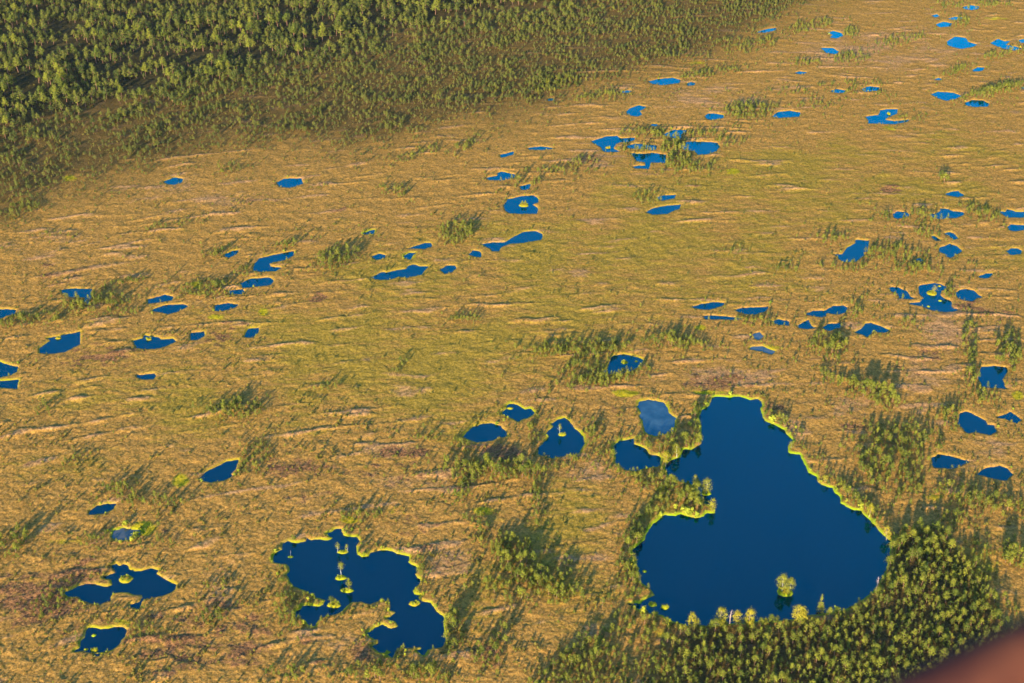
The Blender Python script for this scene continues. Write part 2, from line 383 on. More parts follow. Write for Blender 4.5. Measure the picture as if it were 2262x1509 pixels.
("pale ragged pond with a tongue of land, top right edge", .8, 0, "C 2030,280 2080,252 2120,268 2160,265 2130,290 2180,300 2240,315 2180,328 2120,318 2060,295"),
("pale pond cut by the right frame edge, top right", .8, 0, "C 2215,260 2262,250 2300,270 2230,280"),
("tiny dark sliver of water below pines, top right", .9, 0, "C 740,475 790,465 830,470 800,485"),
("tiny oval pond right of the flat oval top pond", .8, 0, "C 45,545 70,533 100,540 90,555 55,558"),
("left of two small ponds flanking a small pine clump", .9, 0, "C 985,592 1030,580 1085,590 1070,605 1010,605"),
("right of two small ponds flanking a small pine clump", .9, 0, "C 1185,580 1240,562 1310,570 1290,590 1210,598"),
("small pale pond alone, upper right", .8, 0, "C 1910,455 1950,437 1992,440 1970,463 1920,467"),
("tiny speck of water left below the small pale pond", .8, 0, "C 1660,515 1690,507 1715,515 1690,523"),
("broad blue oval pond left above the dark-edged one, upper right", .9, 0, "C 1640,615 1690,597 1790,605 1840,625 1800,645 1740,657 1690,640"),
("oval pond with dark reflections below a long pine row", .9, 0, "C 1860,670 1910,652 1980,655 2020,675 2010,695 1920,697 1870,685"),
("sliver of water at the right frame edge behind a pine row", .9, 0, "C 2225,570 2270,560 2300,575 2240,580"),
("branching blue pond around a tiny islet, upper right", .9, 0, "C 1210,760 1300,750 1310,720 1350,712 1425,712 1420,740 1380,755 1340,780 1400,790 1500,780 1480,795 1400,810 1230,805 1235,785"),
("flat blue pond right of the round pine grove, upper right", .9, 0, "C 605,760 640,730 720,722 790,735 780,760 640,770"),
("small dark-topped pond below a lone tall pine, right", .9, 0, "R 1010,330 1100,300 1220,280 1230,310 1310,345 1200,375 1060,350"),
("small rounded pond beside a reddish patch, right", .9, 0, "R 230,630 290,590 440,610 465,640 430,680 290,705 235,680"),
("wide pond with a peaked far shore, right", .95, 0, "R 750,630 880,625 950,580 940,545 1060,555 1130,590 1300,605 1290,650 1180,690 1060,690 960,710 850,690"),
("pond cut by the right frame edge beside pines, upper of two", .7, 0, "R 1830,590 1930,600 1960,560 2040,580 2080,600 2250,600 2250,660 2180,685 1960,685"),
("pond cut by the right frame edge, lower of two", .8, 0, "R 1970,830 2000,790 2200,800 2250,830 2200,870 2070,895 1980,870"),
("smaller left one of two slanted twin pools, right", .7, 0, "R 790,965 850,960 940,1025 890,1035"),
("larger right one of two slanted twin pools, right", .7, 0, "R 1000,930 1080,905 1140,925 1210,1000 1140,1020 1080,965"),
("shield-shaped pond below the slanted twin pools, right", .7, 0, "R 930,1140 1030,1110 1080,1080 1190,1120 1270,1190 1230,1220 1100,1290 1040,1280 1020,1230 930,1215"),
("small oval pond with orange far rim at the right edge", .95, 0, "R 1950,1200 2020,1150 2110,1150 2180,1190 2150,1240 2010,1250"),
("tiny glint of water inside a pine thicket, right", .6, 0, "R 570,1320 620,1300 680,1330 650,1360"),
("wedge pond just left of the hourglass lake, right", .9, 0, "Q 400,600 430,580 530,590 600,625 650,640 700,720 770,735 690,750 540,740 530,670 430,640"),
("hourglass-shaped lake holding a golden islet, right", .9, 0, "Q 810,570 870,550 1030,530 1120,545 1190,580 1180,620 1120,630 1110,690 1160,740 1240,770 1265,820 1260,860 1300,880 1370,895 1280,920 1150,925 1000,910 930,880 860,850 700,820 690,805 830,795 850,750 890,735 820,680 810,610"),
("smooth round pond right of the hourglass lake", .95, 0, "Q 1325,660 1390,620 1480,610 1570,630 1630,690 1690,720 1600,740 1560,780 1460,770 1350,730"),
("thin sliver of water above the smooth round pond, right", .8, 0, "Q 1630,430 1710,410 1730,395 1830,395 1810,430 1750,460 1660,455"),
("slanted sock-shaped pond with a thin left arm, right middle", .7, 0, "F 1150,85 1235,92 1230,130 1230,160 1200,165 1200,190 1140,230 1070,232 1040,210 1035,190 1000,180 1060,180 1090,140 1150,105"),
("upper left one of the long flat ponds above the lake", .95, 0, "F 75,525 140,505 220,495 290,497 270,520 190,542 120,537"),
("thin ribbon pond below the upper left long flat pond", .95, 0, "F 150,582 250,582 400,597 380,608 270,605 170,605"),
("flat pond with straight orange far rim, right of the ribbon pond", .95, 0, "F 360,545 410,530 480,528 575,525 560,550 490,575 420,568"),
("long two-lobed pond with a paler left half, right middle", .9, 0, "F 825,570 870,550 950,548 1000,520 1070,515 1098,530 1080,560 1020,575 960,560 950,585 920,592 850,580"),
("small pond beyond a pine band, left of the sail-shaped pool", .7, 0, "F 595,620 650,605 715,620 710,645 640,640"),
("small sail-shaped pool between two small ponds, right middle", .8, 0, "F 765,645 840,610 860,650 890,660 830,668 780,660"),
("small pond right of the sail-shaped pool", .95, 0, "F 930,660 970,635 1050,630 1045,660 980,678"),
("peaked pond with pale tufts along its near shore, right middle", .7, 0, "F 1140,690 1200,660 1210,635 1250,628 1300,645 1365,675 1345,690 1260,690 1220,720 1200,705"),
("tiny round grey pool ringed by orange sedge", .9, 2, "F 480,700 520,690 545,715 515,740 480,725"),
("grey-green silted pool beside yellow moss", .6, 2, "F 470,785 540,780 620,815 600,835 540,815 460,800"),
("squarish blue pond between dark pines, right edge region", .8, 0, "F 1970,915 2060,910 2140,920 2140,950 2110,1000 2130,1060 2060,1055 1980,1045 1950,985"),
("large ragged pond pointing down right, right edge region", .9, 0, "F 1830,1220 1870,1208 1920,1225 2000,1270 2010,1295 2050,1300 2070,1340 2030,1362 1930,1340 1880,1350 1820,1290"),
("small peaked pond right of the large ragged pond", .9, 0, "F 2075,1245 2130,1225 2160,1210 2230,1260 2200,1285 2140,1260"),
("oval pond with a pointed right end, above the half-moon one, right", .8, 0, "I 1645,35 1690,12 1760,20 1890,60 1840,85 1780,105 1660,95"),
("half-moon pond nearest the lower right, beyond the forest", .9, 0, "I 1945,140 1990,105 2090,85 2140,105 2175,140 2130,180 2050,170"),
]

def parse(spec):
    out = []
    for seg in spec.split('|'):
        w = seg.split()
        for q in w[1:]:
            x, y = q.split(',')
            out.append(fpx(w[0], float(x), float(y)))
    a = np.array(out)
    gx, gy = ground(a[:, 0], a[:, 1])
    return np.stack([gx, gy], 1)

for i, p in enumerate(PONDS):
    PONDS[i] = dict(label=p[0], warm=p[1], murk=p[2], poly=parse(p[3]))

def sdf(poly, x, y):
    """signed distance to a polygon, positive outside"""
    d2 = np.full(x.shape, 1e18); inside = np.zeros(x.shape, bool)
    n = len(poly)
    for i in range(n):
        ax, ay = poly[i]; bx, by = poly[(i + 1) % n]
        ex, ey = bx - ax, by - ay
        wx, wy = x - ax, y - ay
        t = np.clip((wx * ex + wy * ey) / (ex * ex + ey * ey + 1e-12), 0, 1)
        d2 = np.minimum(d2, (wx - ex * t) ** 2 + (wy - ey * t) ** 2)
        c = (ay > y) != (by > y)
        if ey != 0:
            inside ^= c & (x < ax + ex * (y - ay) / ey)
    d = np.sqrt(d2)
    return np.where(inside, -d, d)

SHMAX = 14.0
def shore_noise(x, y):
    return .55 * noise(x / 3.1, y / 3.1, 5) + .35 * noise(x / 1.4, y / 1.4, 6) + .5 * noise(x / 8., y / 8., 7)

def water_distance(x, y):
    """distance to the nearest shore (negative in water), capped, and that pond's rim warmth"""
    d = np.full(x.shape, SHMAX); warm = np.full(x.shape, .5)
    nz = shore_noise(x, y)
    for p in PONDS:
        q = p['poly']
        m = (x > q[:, 0].min() - SHMAX) & (x < q[:, 0].max() + SHMAX) & (y > q[:, 1].min() - SHMAX) & (y < q[:, 1].max() + SHMAX)
        if not m.any(): continue
        dd = sdf(q, x[m], y[m])
        dd = dd + nz[m] * np.clip(1.2 - np.abs(dd) / 8, 0, 1)
        cur = d[m]; w = warm[m]
        k = dd < cur
        w[k] = p['warm']; cur[k] = dd[k]
        d[m] = cur; warm[m] = w
    return d, warm

# ------------------------------------------------------------------ vegetation zones (painted in photo pixels, used on the ground)
def blob(px, py, items):
    v = np.zeros(px.shape)
    for x, y, rx, ry, s in items:
        r = ((px - x) / rx) ** 2 + ((py - y) / ry) ** 2
        v = np.maximum(v, s * np.exp(-r ** 1.3))
    return v
MOSS = [(1380, 870, 34, 11, 1), (1620, 380, 20, 9, 1), (1462, 1080, 28, 11, .8), (1068, 1130, 32, 13, .9), (865, 1130, 22, 10, .7), (318, 1168, 36, 20, 1),
        (400, 1065, 28, 22, .85), (582, 690, 14, 11, 1), (478, 702, 32, 9, .8), (436, 630, 22, 12, .8), (150, 1197, 70, 10, .6), (2062, 1100, 32, 18, .7),
        (1700, 770, 34, 12, .8), (1545, 725, 26, 8, .8), (2248, 875, 18, 14, .9), (820, 514, 10, 7, 1), (908, 566, 14, 9, 1), (1965, 285, 30, 9, .7), (1135, 905, 25, 8, .9),
        (155, 395, 24, 10, .8), (1560, 868, 70, 7, .8), (270, 1375, 30, 10, .8), (1540, 140, 30, 6, .7), (2200, 42, 40, 5, .7), (2190, 1260, 25, 14, .6), (1395, 870, 26, 9, .9),
        (770, 1150, 28, 10, .9), (1360, 1000, 26, 10, .5), (640, 880, 10, 6, .3), (930, 905, 14, 6, .3), (1440, 1400, 90, 26, .55), (1560, 1385, 80, 12, .5), (1250, 945, 12, 6, .8)]
HEATH = [(885, 998, 75, 17, .8), (660, 1035, 95, 32, .7), (1110, 1000, 75, 26, .8), (1890, 940, 45, 20, .6), (1550, 840, 150, 34, .5), (1260, 1050, 55, 30, .45), (700, 1100, 110, 35, .5),
         (300, 1180, 200, 60, .35), (100, 1320, 190, 110, .7), (450, 1420, 260, 100, .6), (800, 1450, 120, 50, .5), (930, 1180, 110, 50, .4), (2150, 690, 110, 45, .5), (2040, 790, 140, 45, .4), (1960, 420, 34, 12, .7),
         (1700, 900, 120, 40, .4), (880, 420, 40, 15, .6), (1300, 360, 60, 20, .5), (860, 1060, 150, 40, .45), (700, 660, 22, 12, .8), (250, 790, 120, 35, .5), (500, 740, 80, 30, .45),
         (100, 600, 120, 40, .35), (640, 460, 200, 60, .25), (1000, 1250, 60, 60, .3), (1120, 1440, 140, 60, .35), (1550, 850, 100, 16, .7), (1320, 910, 90, 30, .4), (2100, 1060, 90, 30, .4)]
PALE = [(1550, 835, 170, 26, 1), (1290, 1040, 70, 30, .9), (900, 1070, 110, 26, .8), (1880, 900, 90, 30, .7), (1330, 1215, 60, 40, .6), (1000, 1230, 70, 60, .6), (2110, 720, 120, 60, .8), (700, 1105, 80, 26, .7), (1750, 950, 50, 40, .6), (2050, 820, 90, 60, .6), (500, 1290, 70, 70, .6), (250, 1290, 80, 30, .5), (1950, 110, 250, 60, .7), (1600, 215, 200, 40, .6), (450, 430, 200, 50, .5), (150, 550, 160, 50, .5), (880, 1240, 40, 60, .5), (760, 1420, 100, 30, .6), (1150, 1350, 60, 40, .4), (2190, 990, 70, 40, .5), (870, 995, 80, 20, .8), (1300, 355, 90, 22, .6)]
GREEN = [(900, 800, 620, 150, .75), (1300, 600, 560, 150, .75), (1700, 420, 500, 110, .7), (350, 900, 420, 90, .6), (2000, 330, 360, 90, .55), (1250, 1180, 120, 160, .6), (1300, 1330, 120, 130, .6),
         (100, 1020, 200, 80, .6), (1050, 1120, 90, 60, .5), (2150, 1230, 130, 90, .55), (600, 1250, 60, 100, .45), (2200, 560, 110, 60, .5), (1060, 1290, 90, 130, .55), (1460, 1120, 70, 60, .6)]
FOREST_EDGE = np.array([(-400, 620), (0, 492), (150, 425), (300, 382), (450, 345), (600, 322), (800, 330), (900, 305), (1050, 275), (1200, 245), (1300, 195), (1500, 155), (1600, 118), (1700, 62), (1850, -10), (2000, -60), (3000, -300)])
DENSE_EDGE = np.array([(-400, 420), (0, 318), (300, 250), (600, 185), (800, 130), (1000, 80), (1300, 20), (1500, -20), (3000, -300)])
GAPS = [(120, 62, 150, 13), (300, 190, 60, 22), (430, 130, 90, 20), (520, 90, 60, 16), (720, 60, 50, 16), (60, 200, 50, 18), (640, 30, 60, 10), (900, 95, 40, 14), (150, 110, 60, 14), (240, 240, 50, 16), (1000, 45, 60, 12), (1190, 20, 50, 10), (830, 40, 30, 20)]
def forest_fields(px, py):
    wob = 26 * noise(px / 90, py / 45, 31) + 14 * noise(px / 30, py / 16, 32)
    e = np.interp(px, FOREST_EDGE[:, 0], FOREST_EDGE[:, 1]) + wob - py
    d = np.interp(px, DENSE_EDGE[:, 0], DENSE_EDGE[:, 1]) + wob - py
    return .25 * sstep(-75, 0, e) + .75 * sstep(-10, 55, e), sstep(-45, 70, d)
NEAR_STAND = np.array([(1385, 1350), (1440, 1362), (1480, 1385), (1680, 1385), (1760, 1380), (1860, 1362), (1930, 1318), (1968, 1240), (1978, 1185), (2010, 1172), (2080, 1180), (2130, 1225), (2180, 1295), (2200, 1365), (2240, 1400), (2330, 1480), (2200, 1640), (1180, 1640), (1175, 1500), (1290, 1420)], float)

def fbm_strings(x, y):
    """long low hummock strings lying across the view"""
    a = R(13) + R(8) * np.clip(-x / 300, -1, 1)
    ca, sa = np.cos(a), np.sin(a)
    s = x * ca + y * sa; t = -x * sa + y * ca
    t = t + 5 * noise(s / 45, t / 45, 41)
    r = noise(s / 23, t / 6.8, 42) + .38 * noise(s / 9, t / 3.8, 43)
    return np.clip(r - .17, 0, .5)

def natural_height(x, y):
    z = .30 * noise(x / 2.3, y / 2.3, 1) + .22 * noise(x / 1.25, y / 1.25, 2) + .38 * noise(x / 6.5, y / 6.5, 3)
    mask = .35 + .9 * sstep(-.2, .35, noise(x / 95, y / 95, 44))
    z = z + 1.8 * fbm_strings(x, y) * mask
    hm = noise(x / 13, y / 11, 46)
    z = z + .7 * np.clip(hm - .05, 0, 1)
    return .28 + np.maximum(z, -.2)

def bank(d, g):
    """ground height near water: cut below the surface inside, a low mossy lip outside"""
    under = np.clip(-.30 + .7 * d, -1.6, 0)
    lip = -.30 + .62 * sstep(0, 1.1, d)
    w = sstep(1.0, 5.0, d)
    return np.where(d < 0, under, lip * (1 - w) + np.maximum(g, .1) * w)

WATER_Z = -.30
def build_ground():
    u = np.linspace(-1.14, 1.14, 1060)
    u = np.concatenate([[-90, -20, -6, -2.6, -1.6, -1.25], u, [1.25, 1.6, 2.6, 6, 20, 90]])
    ys = [400.0]
    while ys[-1] < 1440:
        ys.append(ys[-1] + .52 + 1.15 * (ys[-1] - 400) / 1000)
    y = np.concatenate([[-30000, -6000, -1500, -300, 150, 300, 370, 392], ys, [1460, 1520, 1700, 2200, 4000, 10000, 40000]])
    w = 205 + (np.clip(y, 380, 1500) - 414) * .32
    X = w[:, None] * u[None, :]; Y = np.repeat(y[:, None], len(u), 1)
    x = X.ravel(); yy = Y.ravel()
    core = (np.abs(X / w[:, None]) < 1.3) & (Y > 360) & (Y < 1480)
    core = core.ravel()
    z = np.full(x.shape, .25); shore = np.full(x.shape, SHMAX); warm = np.full(x.shape, .5)
    xc, yc = x[core], yy[core]
    d, wm = water_distance(xc, yc)
    z[core] = bank(d, natural_height(xc, yc)); shore[core] = np.clip(d, 0, SHMAX); warm[core] = wm
    px, py, _ = to_px(x, np.maximum(yy, 250))
    lo = noise(x / 60, yy / 60, 51); lo2 = noise(x / 25, yy / 25, 52); lo3 = noise(x / 140, yy / 140, 53)
    green = np.clip(.02 + .85 * blob(px, py, GREEN) + .5 * lo + .25 * lo3 + .3 * lo2, 0, 1.2)
    heath = np.clip(blob(px, py, HEATH) + .38 * lo2 + .42 * noise(x / 13, yy / 6.5, 54) + .5 * np.where(core, fbm_strings(x, yy), 0), 0, 1.2)
    moss = np.clip(blob(px, py, MOSS), 0, 1)
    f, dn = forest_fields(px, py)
    dark = np.maximum(.68 * f, .97 * dn)  # forest mask: shade between the trees is painted into the floor colour
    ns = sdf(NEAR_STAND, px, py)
    dark = np.maximum(dark, .8 * sstep(20, -25, ns) * sstep(1380, 1560, px))  # near stand: floor colour darkened likewise for the shade under its pines
    for ax, ay, bx, by in ((985, 1256, 1075, 1232), (1200, 1212, 1338, 1190), (1140, 1442, 1165, 1436)):   # worn animal trails
        gx, gy = ground([ax, bx], [ay, by])
        ex, ey = gx[1] - gx[0], gy[1] - gy[0]
        t = np.clip(((x - gx[0]) * ex + (yy - gy[0]) * ey) / (ex * ex + ey * ey), 0, 1)
        dd = np.hypot(x - gx[0] - t * ex + .8 * noise(x / 8, yy / 8, 60), yy - gy[0] - t * ey)
        dark = np.maximum(dark, .75 * sstep(.9, .2, dd))
    rim = np.where(shore < SHMAX, 1.0, 0.) * np.clip(.30 + 1.5 * noise(x / 8, yy / 8, 55) + .55 * (1 - warm), 0, 1) * (1 - .72 * sstep(.45, .95, warm)) * (1 - .8 * np.maximum(dn, sstep(10, -10, ns) * sstep(1420, 1560, px)))
    nr, nc = X.shape
    i = np.arange(nr * nc).reshape(nr, nc)
    faces = np.stack([i[:-1, :-1].ravel(), i[:-1, 1:].ravel(), i[1:, 1:].ravel(), i[1:, :-1].ravel()], 1)
    me = mesh_from('bog_ground', np.stack([x, yy, z], 1), faces, M_GROUND, True,
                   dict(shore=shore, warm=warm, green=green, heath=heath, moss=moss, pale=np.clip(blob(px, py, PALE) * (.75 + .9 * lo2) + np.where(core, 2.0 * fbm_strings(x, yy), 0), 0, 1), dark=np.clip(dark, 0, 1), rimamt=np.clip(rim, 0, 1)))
    add('ground', me, label='tan and olive raised bog plain seen from the air', cat='bog', kind='structure')
build_ground()

def build_pond(p, k):
    q = p['poly']
    big = max(np.ptp(q[:, 0]), np.ptp(q[:, 1]))
    st = 2.0 if big > 60 else 1.2
    xs = np.arange(q[:, 0].min() - 4, q[:, 0].max() + 4, st); ys = np.arange(q[:, 1].min() - 4, q[:, 1].max() + 4, st)
    X, Y = np.meshgrid(xs, ys)
    d = sdf(q, X, Y)
    ok = d < 2.6
    cell = ok[:-1, :-1] | ok[1:, :-1] | ok[:-1, 1:] | ok[1:, 1:]
    i = np.arange(X.size).reshape(X.shape)
    f = np.stack([i[:-1, :-1][cell], i[:-1, 1:][cell], i[1:, 1:][cell], i[1:, :-1][cell]], 1)
    used = np.unique(f); rem = np.full(X.size, -1); rem[used] = np.arange(len(used))
    cx, cy = q.mean(0)
    v = np.stack([X.ravel()[used] - cx, Y.ravel()[used] - cy, np.zeros(len(used))], 1)
    me = mesh_from('pond', v, rem[f], (M_WATER, M_SHALLOW, M_GREY)[p['murk']])
    add('pond', me, label=p['label'], cat='pond', kind='structure', loc=(cx, cy, WATER_Z + .004 * (k % 9)))
for k, p in enumerate(PONDS): build_pond(p, k)

# ------------------------------------------------------------------ islets: (frame, x, y, rx, ry, warm, label)
ISLETS = [
('N', 290, 442, 38, 14, .3, "tiny islet with a thin snag at the lobed lake's left end"),
('N', 935, 380, 72, 26, .4, "low islet with two little trees, farthest in the lobed lake"),
('N', 910, 700, 70, 32, .3, "islet carrying the white-trunked birch in the lobed lake"),
('N', 990, 855, 86, 32, .3, "islet with one bushy tree just right below the birch islet"),
('N', 825, 1035, 86, 38, .5, "rounded islet with low shrubs near the lobed lake's left bay"),
('N', 1820, 1018, 70, 34, .7, "bare oval moss islet at the lobed lake's right shore"),
('O', 970, 382, 105, 58, .6, "bare golden islet in the jagged navy lake"),
('O', 506, 1197, 36, 22, .2, "tiny bright ring-shaped islet in the nearly black pond"),
('O', 390, 1402, 36, 20, .5, "smaller moss hump at the nearly black pond's near shore"),
('O', 512, 1408, 55, 28, .6, "larger moss hump at the nearly black pond's near shore"),
('Z', 1560, 1088, 11, 6, .1, "small islet under a spreading birch beside the wooded peninsula"),
('Z', 1734, 1306, 18, 11, .2, "wooded islet alone in the big lake"),
('Z', 1424, 1261, 5, 3, .2, "tiny tuft islet at the big lake's left shore"),
('Z', 1442, 1334, 9.5, 5.5, .2, "bright oval islet in the big lake's lower left corner"),
('Z', 1469, 1340, 9.5, 5, .3, "duller islet right of the bright oval one, big lake corner"),
('E', 1457, 1357, 28, 12, .5, "islet under the white tree in the triangular pond"),
('E', 1115, 1187, 20, 8, .5, "moss tuft in the small ragged pond"),
('E', 1862, 887, 24, 11, .4, "larger of two tufts in the pine-hemmed middle pond"),
('E', 1940, 880, 11, 6, .5, "smaller of two tufts in the pine-hemmed middle pond"),
('D', 380, 729, 20, 7, .8, "flat islet at the far shore of the broad slanted pond"),
('D', 975, 736, 18, 7, .8, "flat islet at the far shore of the scalloped pond"),
('P', 305, 676, 46, 14, .9, "narrow orange islet in the cluster's large left pool"),
('B', 1205, 1338, 33, 14, .6, "bushy islet in the centre of the round upper pond"),
('C', 1366, 742, 13, 8, .6, "tiny islet in the branching upper right pond"),
('Q', 990, 664, 72, 34, .6, "golden islet in the hourglass lake"),
('Q', 1096, 570, 24, 10, .6, "small islet at the far end of the hourglass lake"),
('Q', 1105, 772, 28, 12, .5, "small islet in the wide half of the hourglass lake"),
('Q', 945, 852, 24, 11, .5, "small islet at the near shore of the hourglass lake"),
]
ISLET_POS = []
def build_islet(k, fr, x, y, rx, ry, warm, label):
    px, py = fpx(fr, x, y); s = FR[fr][2]
    gx, gy = ground(px, py); gx, gy = float(gx), float(gy)
    _, _, ppm = to_px(gx, gy)
    dep = math.asin(CAM_H / math.sqrt(gx * gx + gy * gy + CAM_H ** 2))
    a = rx / s / ppm; b = ry / s / ppm / math.sin(dep)
    seg, rings = 30, 9
    v, sh = [], []
    for r in range(rings + 1):
        f = 1.25 * r / rings
        for j in range(seg):
            t = 2 * math.pi * j / seg
            wob = 1 + .22 * float(noise(np.array(math.cos(t) * 1.3 + k * 7.1), np.array(math.sin(t) * 1.3), 71)) + .12 * float(noise(np.array(math.cos(t) * 3 + k), np.array(math.sin(t) * 3), 72))
            X, Y = a * f * wob * math.cos(t), b * f * wob * math.sin(t)
            dist = (1 - f) * min(a, b)
            h = .12 * min(1.8, min(a, b) / 2)
            z = WATER_Z + (min(1, dist / .7) * .45 + h * max(0, 1 - f * f) * 2 if dist > 0 else dist * .8)
            if dist > .3: z += .18 * float(noise(np.array((gx + X) / .9), np.array((gy + Y) / .9), 73))
            v.append((X, Y, z)); sh.append(max(0, dist))
    f = []
    for r in range(rings):
        for j in range(seg):
            q = (j + 1) % seg
            f.append((r * seg + j, (r + 1) * seg + j, (r + 1) * seg + q, r * seg + q))
    n = len(v)
    me = mesh_from('islet', v, np.array(f), M_GROUND, True, dict(shore=np.array(sh), warm=np.full(n, warm), green=np.full(n, .7), heath=np.full(n, .35),
                   moss=np.full(n, .55), pale=np.zeros(n), dark=np.zeros(n), rimamt=np.ones(n)))
    add('islet', me, label=label, cat='islet', kind='structure', loc=(gx, gy, 0))
    ISLET_POS.append((gx, gy, a, b))
for k, it in enumerate(ISLETS): build_islet(k, *it)

# ------------------------------------------------------------------ tree meshes (real size: 8 m pine, 8 m birch, ...)
def tube(path, radii, seg=6):
    v, f = [], []
    path = [np.array(p, float) for p in path]
    for i, (p, r) in enumerate(zip(path, radii)):
        d = path[min(i + 1, len(path) - 1)] - path[max(i - 1, 0)]
        d = d / (np.linalg.norm(d) + 1e-9)
        a = np.cross(d, (0.31, 0.95, 0.05)); a /= np.linalg.norm(a) + 1e-9
        b = np.cross(d, a)
        for j in range(seg):
            t = 2 * math.pi * j / seg
            v.append(p + r * (math.cos(t) * a + math.sin(t) * b))
    for i in range(len(path) - 1):
        for j in range(seg):
            q = (j + 1) % seg
            f.append((i * seg + j, i * seg + q, (i + 1) * seg + q, (i + 1) * seg + j))
    return v, f

def join(parts):
    v, f = [], []
    for a, b in parts:
        o = len(v); v += list(a); f += [tuple(i + o for i in q) for q in b]
    return np.array(v), np.array(f)

def wood(r, h, top, limbs, crown_lo, reach, rad):
    bend = np.array([r.uniform(-.04, .04) * h, r.uniform(-.04, .04) * h, 0])
    path = [np.array([0, 0, -.3]) + bend * 0] + [np.array([0, 0, h * t]) + bend * math.sin(t * 3) for t in (.12, .35, .6, .82, top)]
    parts = [tube(path, [rad * 1.25, rad, rad * .85, rad * .6, rad * .35, rad * .12])]
    for k in range(limbs):
        t = crown_lo + (top - .1 - crown_lo) * (k + r.random()) / limbs
        ang = r.uniform(0, 6.28); L = reach * h * (1.05 - .75 * (t - crown_lo) / (1 - crown_lo)) * r.uniform(.7, 1.1)
        b = np.array([0, 0, h * t]) + bend * math.sin(t * 3)
        e = b + np.array([math.cos(ang) * L, math.sin(ang) * L, L * r.uniform(.15, .55)])
        m = (b + e) / 2 + np.array([0, 0, -.06 * L])
        parts.append(tube([b, m, e], [rad * .38, rad * .26, rad * .1], 4))
    return join(parts)

def leaves(r, centres, per, size, spread, flat=0.0):
    """clumps of small leaf cards spread through the crown, facing mostly outwards"""
    v, f = [], []
    cz = sum(c[2] for c, _ in centres) / len(centres)
    for c, s in centres:
        for _ in range(per):
            p = np.array(c) + np.array([r.gauss(0, 1), r.gauss(0, 1), r.gauss(0, .75)]) * spread * s
            o3 = np.array([p[0], p[1], (p[2] - cz) * .55 + .25]); o3 /= np.linalg.norm(o3) + 1e-6
            o2 = p - np.array(c); o2 /= np.linalg.norm(o2) + 1e-6
            n = o3 * .9 + o2 * .8 + .5 * np.array([r.gauss(0, 1), r.gauss(0, 1), r.gauss(0, 1)]); n /= np.linalg.norm(n)
            a = np.cross(n, (r.gauss(0, 1), r.gauss(0, 1), r.gauss(0, 1))); a /= np.linalg.norm(a) + 1e-9
            b = np.cross(n, a)
            w = size * r.uniform(.6, 1.25) * s; h2 = w * r.uniform(.55, .95)
            o = len(v)
            v += [p - a * w, p - b * h2, p + a * w * .9, p + b * h2]
            f.append((o, o + 1, o + 2, o + 3))
    return np.array(v), np.array(f)

def pine_parts(seed, nclump=46, per=13, size=.26, h=8.0, low=.30):
    r = random.Random(seed)
    lo = r.uniform(low, low + .2); rad = r.uniform(.20, .27) * h
    w = wood(r, h, .96, 7, lo, .17, .13)
    cs = []
    shape = r.choice((.45, .55, .7, .85))
    lob = [r.uniform(.75, 1.2) for _ in range(5)]
    for k in range(nclump):
        t = r.random() ** .85
        prof = (1 - t) ** shape * (.5 + .5 * min(1, t / .2))
        ang = r.uniform(0, 6.28)
        rr = rad * prof * lob[int(ang / 6.29 * 5)] * math.sqrt(r.uniform(.15, 1.0))
        cs.append(((math.cos(ang) * rr, math.sin(ang) * rr, h * (lo + (.98 - lo) * t)), r.uniform(.75, 1.15) * (1.1 - .45 * t)))
    cs.append(((0, 0, h * .97), .6))
    return w, leaves(r, cs, per, size, .42)

def birch_parts(seed, h=8.0, wide=.30, lo=.3, n=60, per=18):
    r = random.Random(seed)
    w = wood(r, h, .93, 9, lo, .24, .12)
    cs = []
    for k in range(n):
        t = r.random(); ang = r.uniform(0, 6.28)
        prof = math.sin(math.pi * (.12 + .84 * t)) ** .7
        rr = wide * h * prof * math.sqrt(r.uniform(.1, 1)) * r.uniform(.7, 1.15)
        cs.append(((math.cos(ang) * rr, math.sin(ang) * rr, h * (lo + (1 - lo) * t)), r.uniform(.7, 1.2)))
    return w, leaves(r, cs, per, .22, .42)

def spruce_parts(seed, h=8.0):
    r = random.Random(seed)
    w = wood(r, h, .98, 10, .1, .13, .12)
    cs = []
    for k in range(90):
        t = r.random() ** 1.3; ang = r.uniform(0, 6.28)
        rr = .17 * h * (1 - t) * math.sqrt(r.uniform(.3, 1))
        cs.append(((math.cos(ang) * rr, math.sin(ang) * rr, h * (.06 + .94 * t)), .55 + .5 * (1 - t)))
    return w, leaves(r, cs, 10, .2, .3)

def dwarf_parts(seed, n=13, per=7):
    r = random.Random(seed)
    cs = []
    for k in range(n):
        t = r.random(); ang = r.uniform(0, 6.28)
        rr = .42 * (1 - t * .8) * math.sqrt(r.random())
        cs.append(((math.cos(ang) * rr, math.sin(ang) * rr, .1 + .85 * t), r.uniform(.7, 1.1)))
    return leaves(r, cs, per, .15, .14)

def snag_mesh(seed, h=7.0, limbs=9, mat=None):
    r = random.Random(seed)
    v, f = wood(r, h, .98, limbs, .35, .12, .13)
    return mesh_from('dead_wood', v, f, mat or M_DEAD, True)

PINES = []
for s in range(9):
    (wv, wf), (lv, lf) = pine_parts(100 + s)
    PINES.append((mesh_from('pine_trunk', wv, wf, M_BARK, True), mesh_from('pine_crown', lv, lf, M_PINE)))

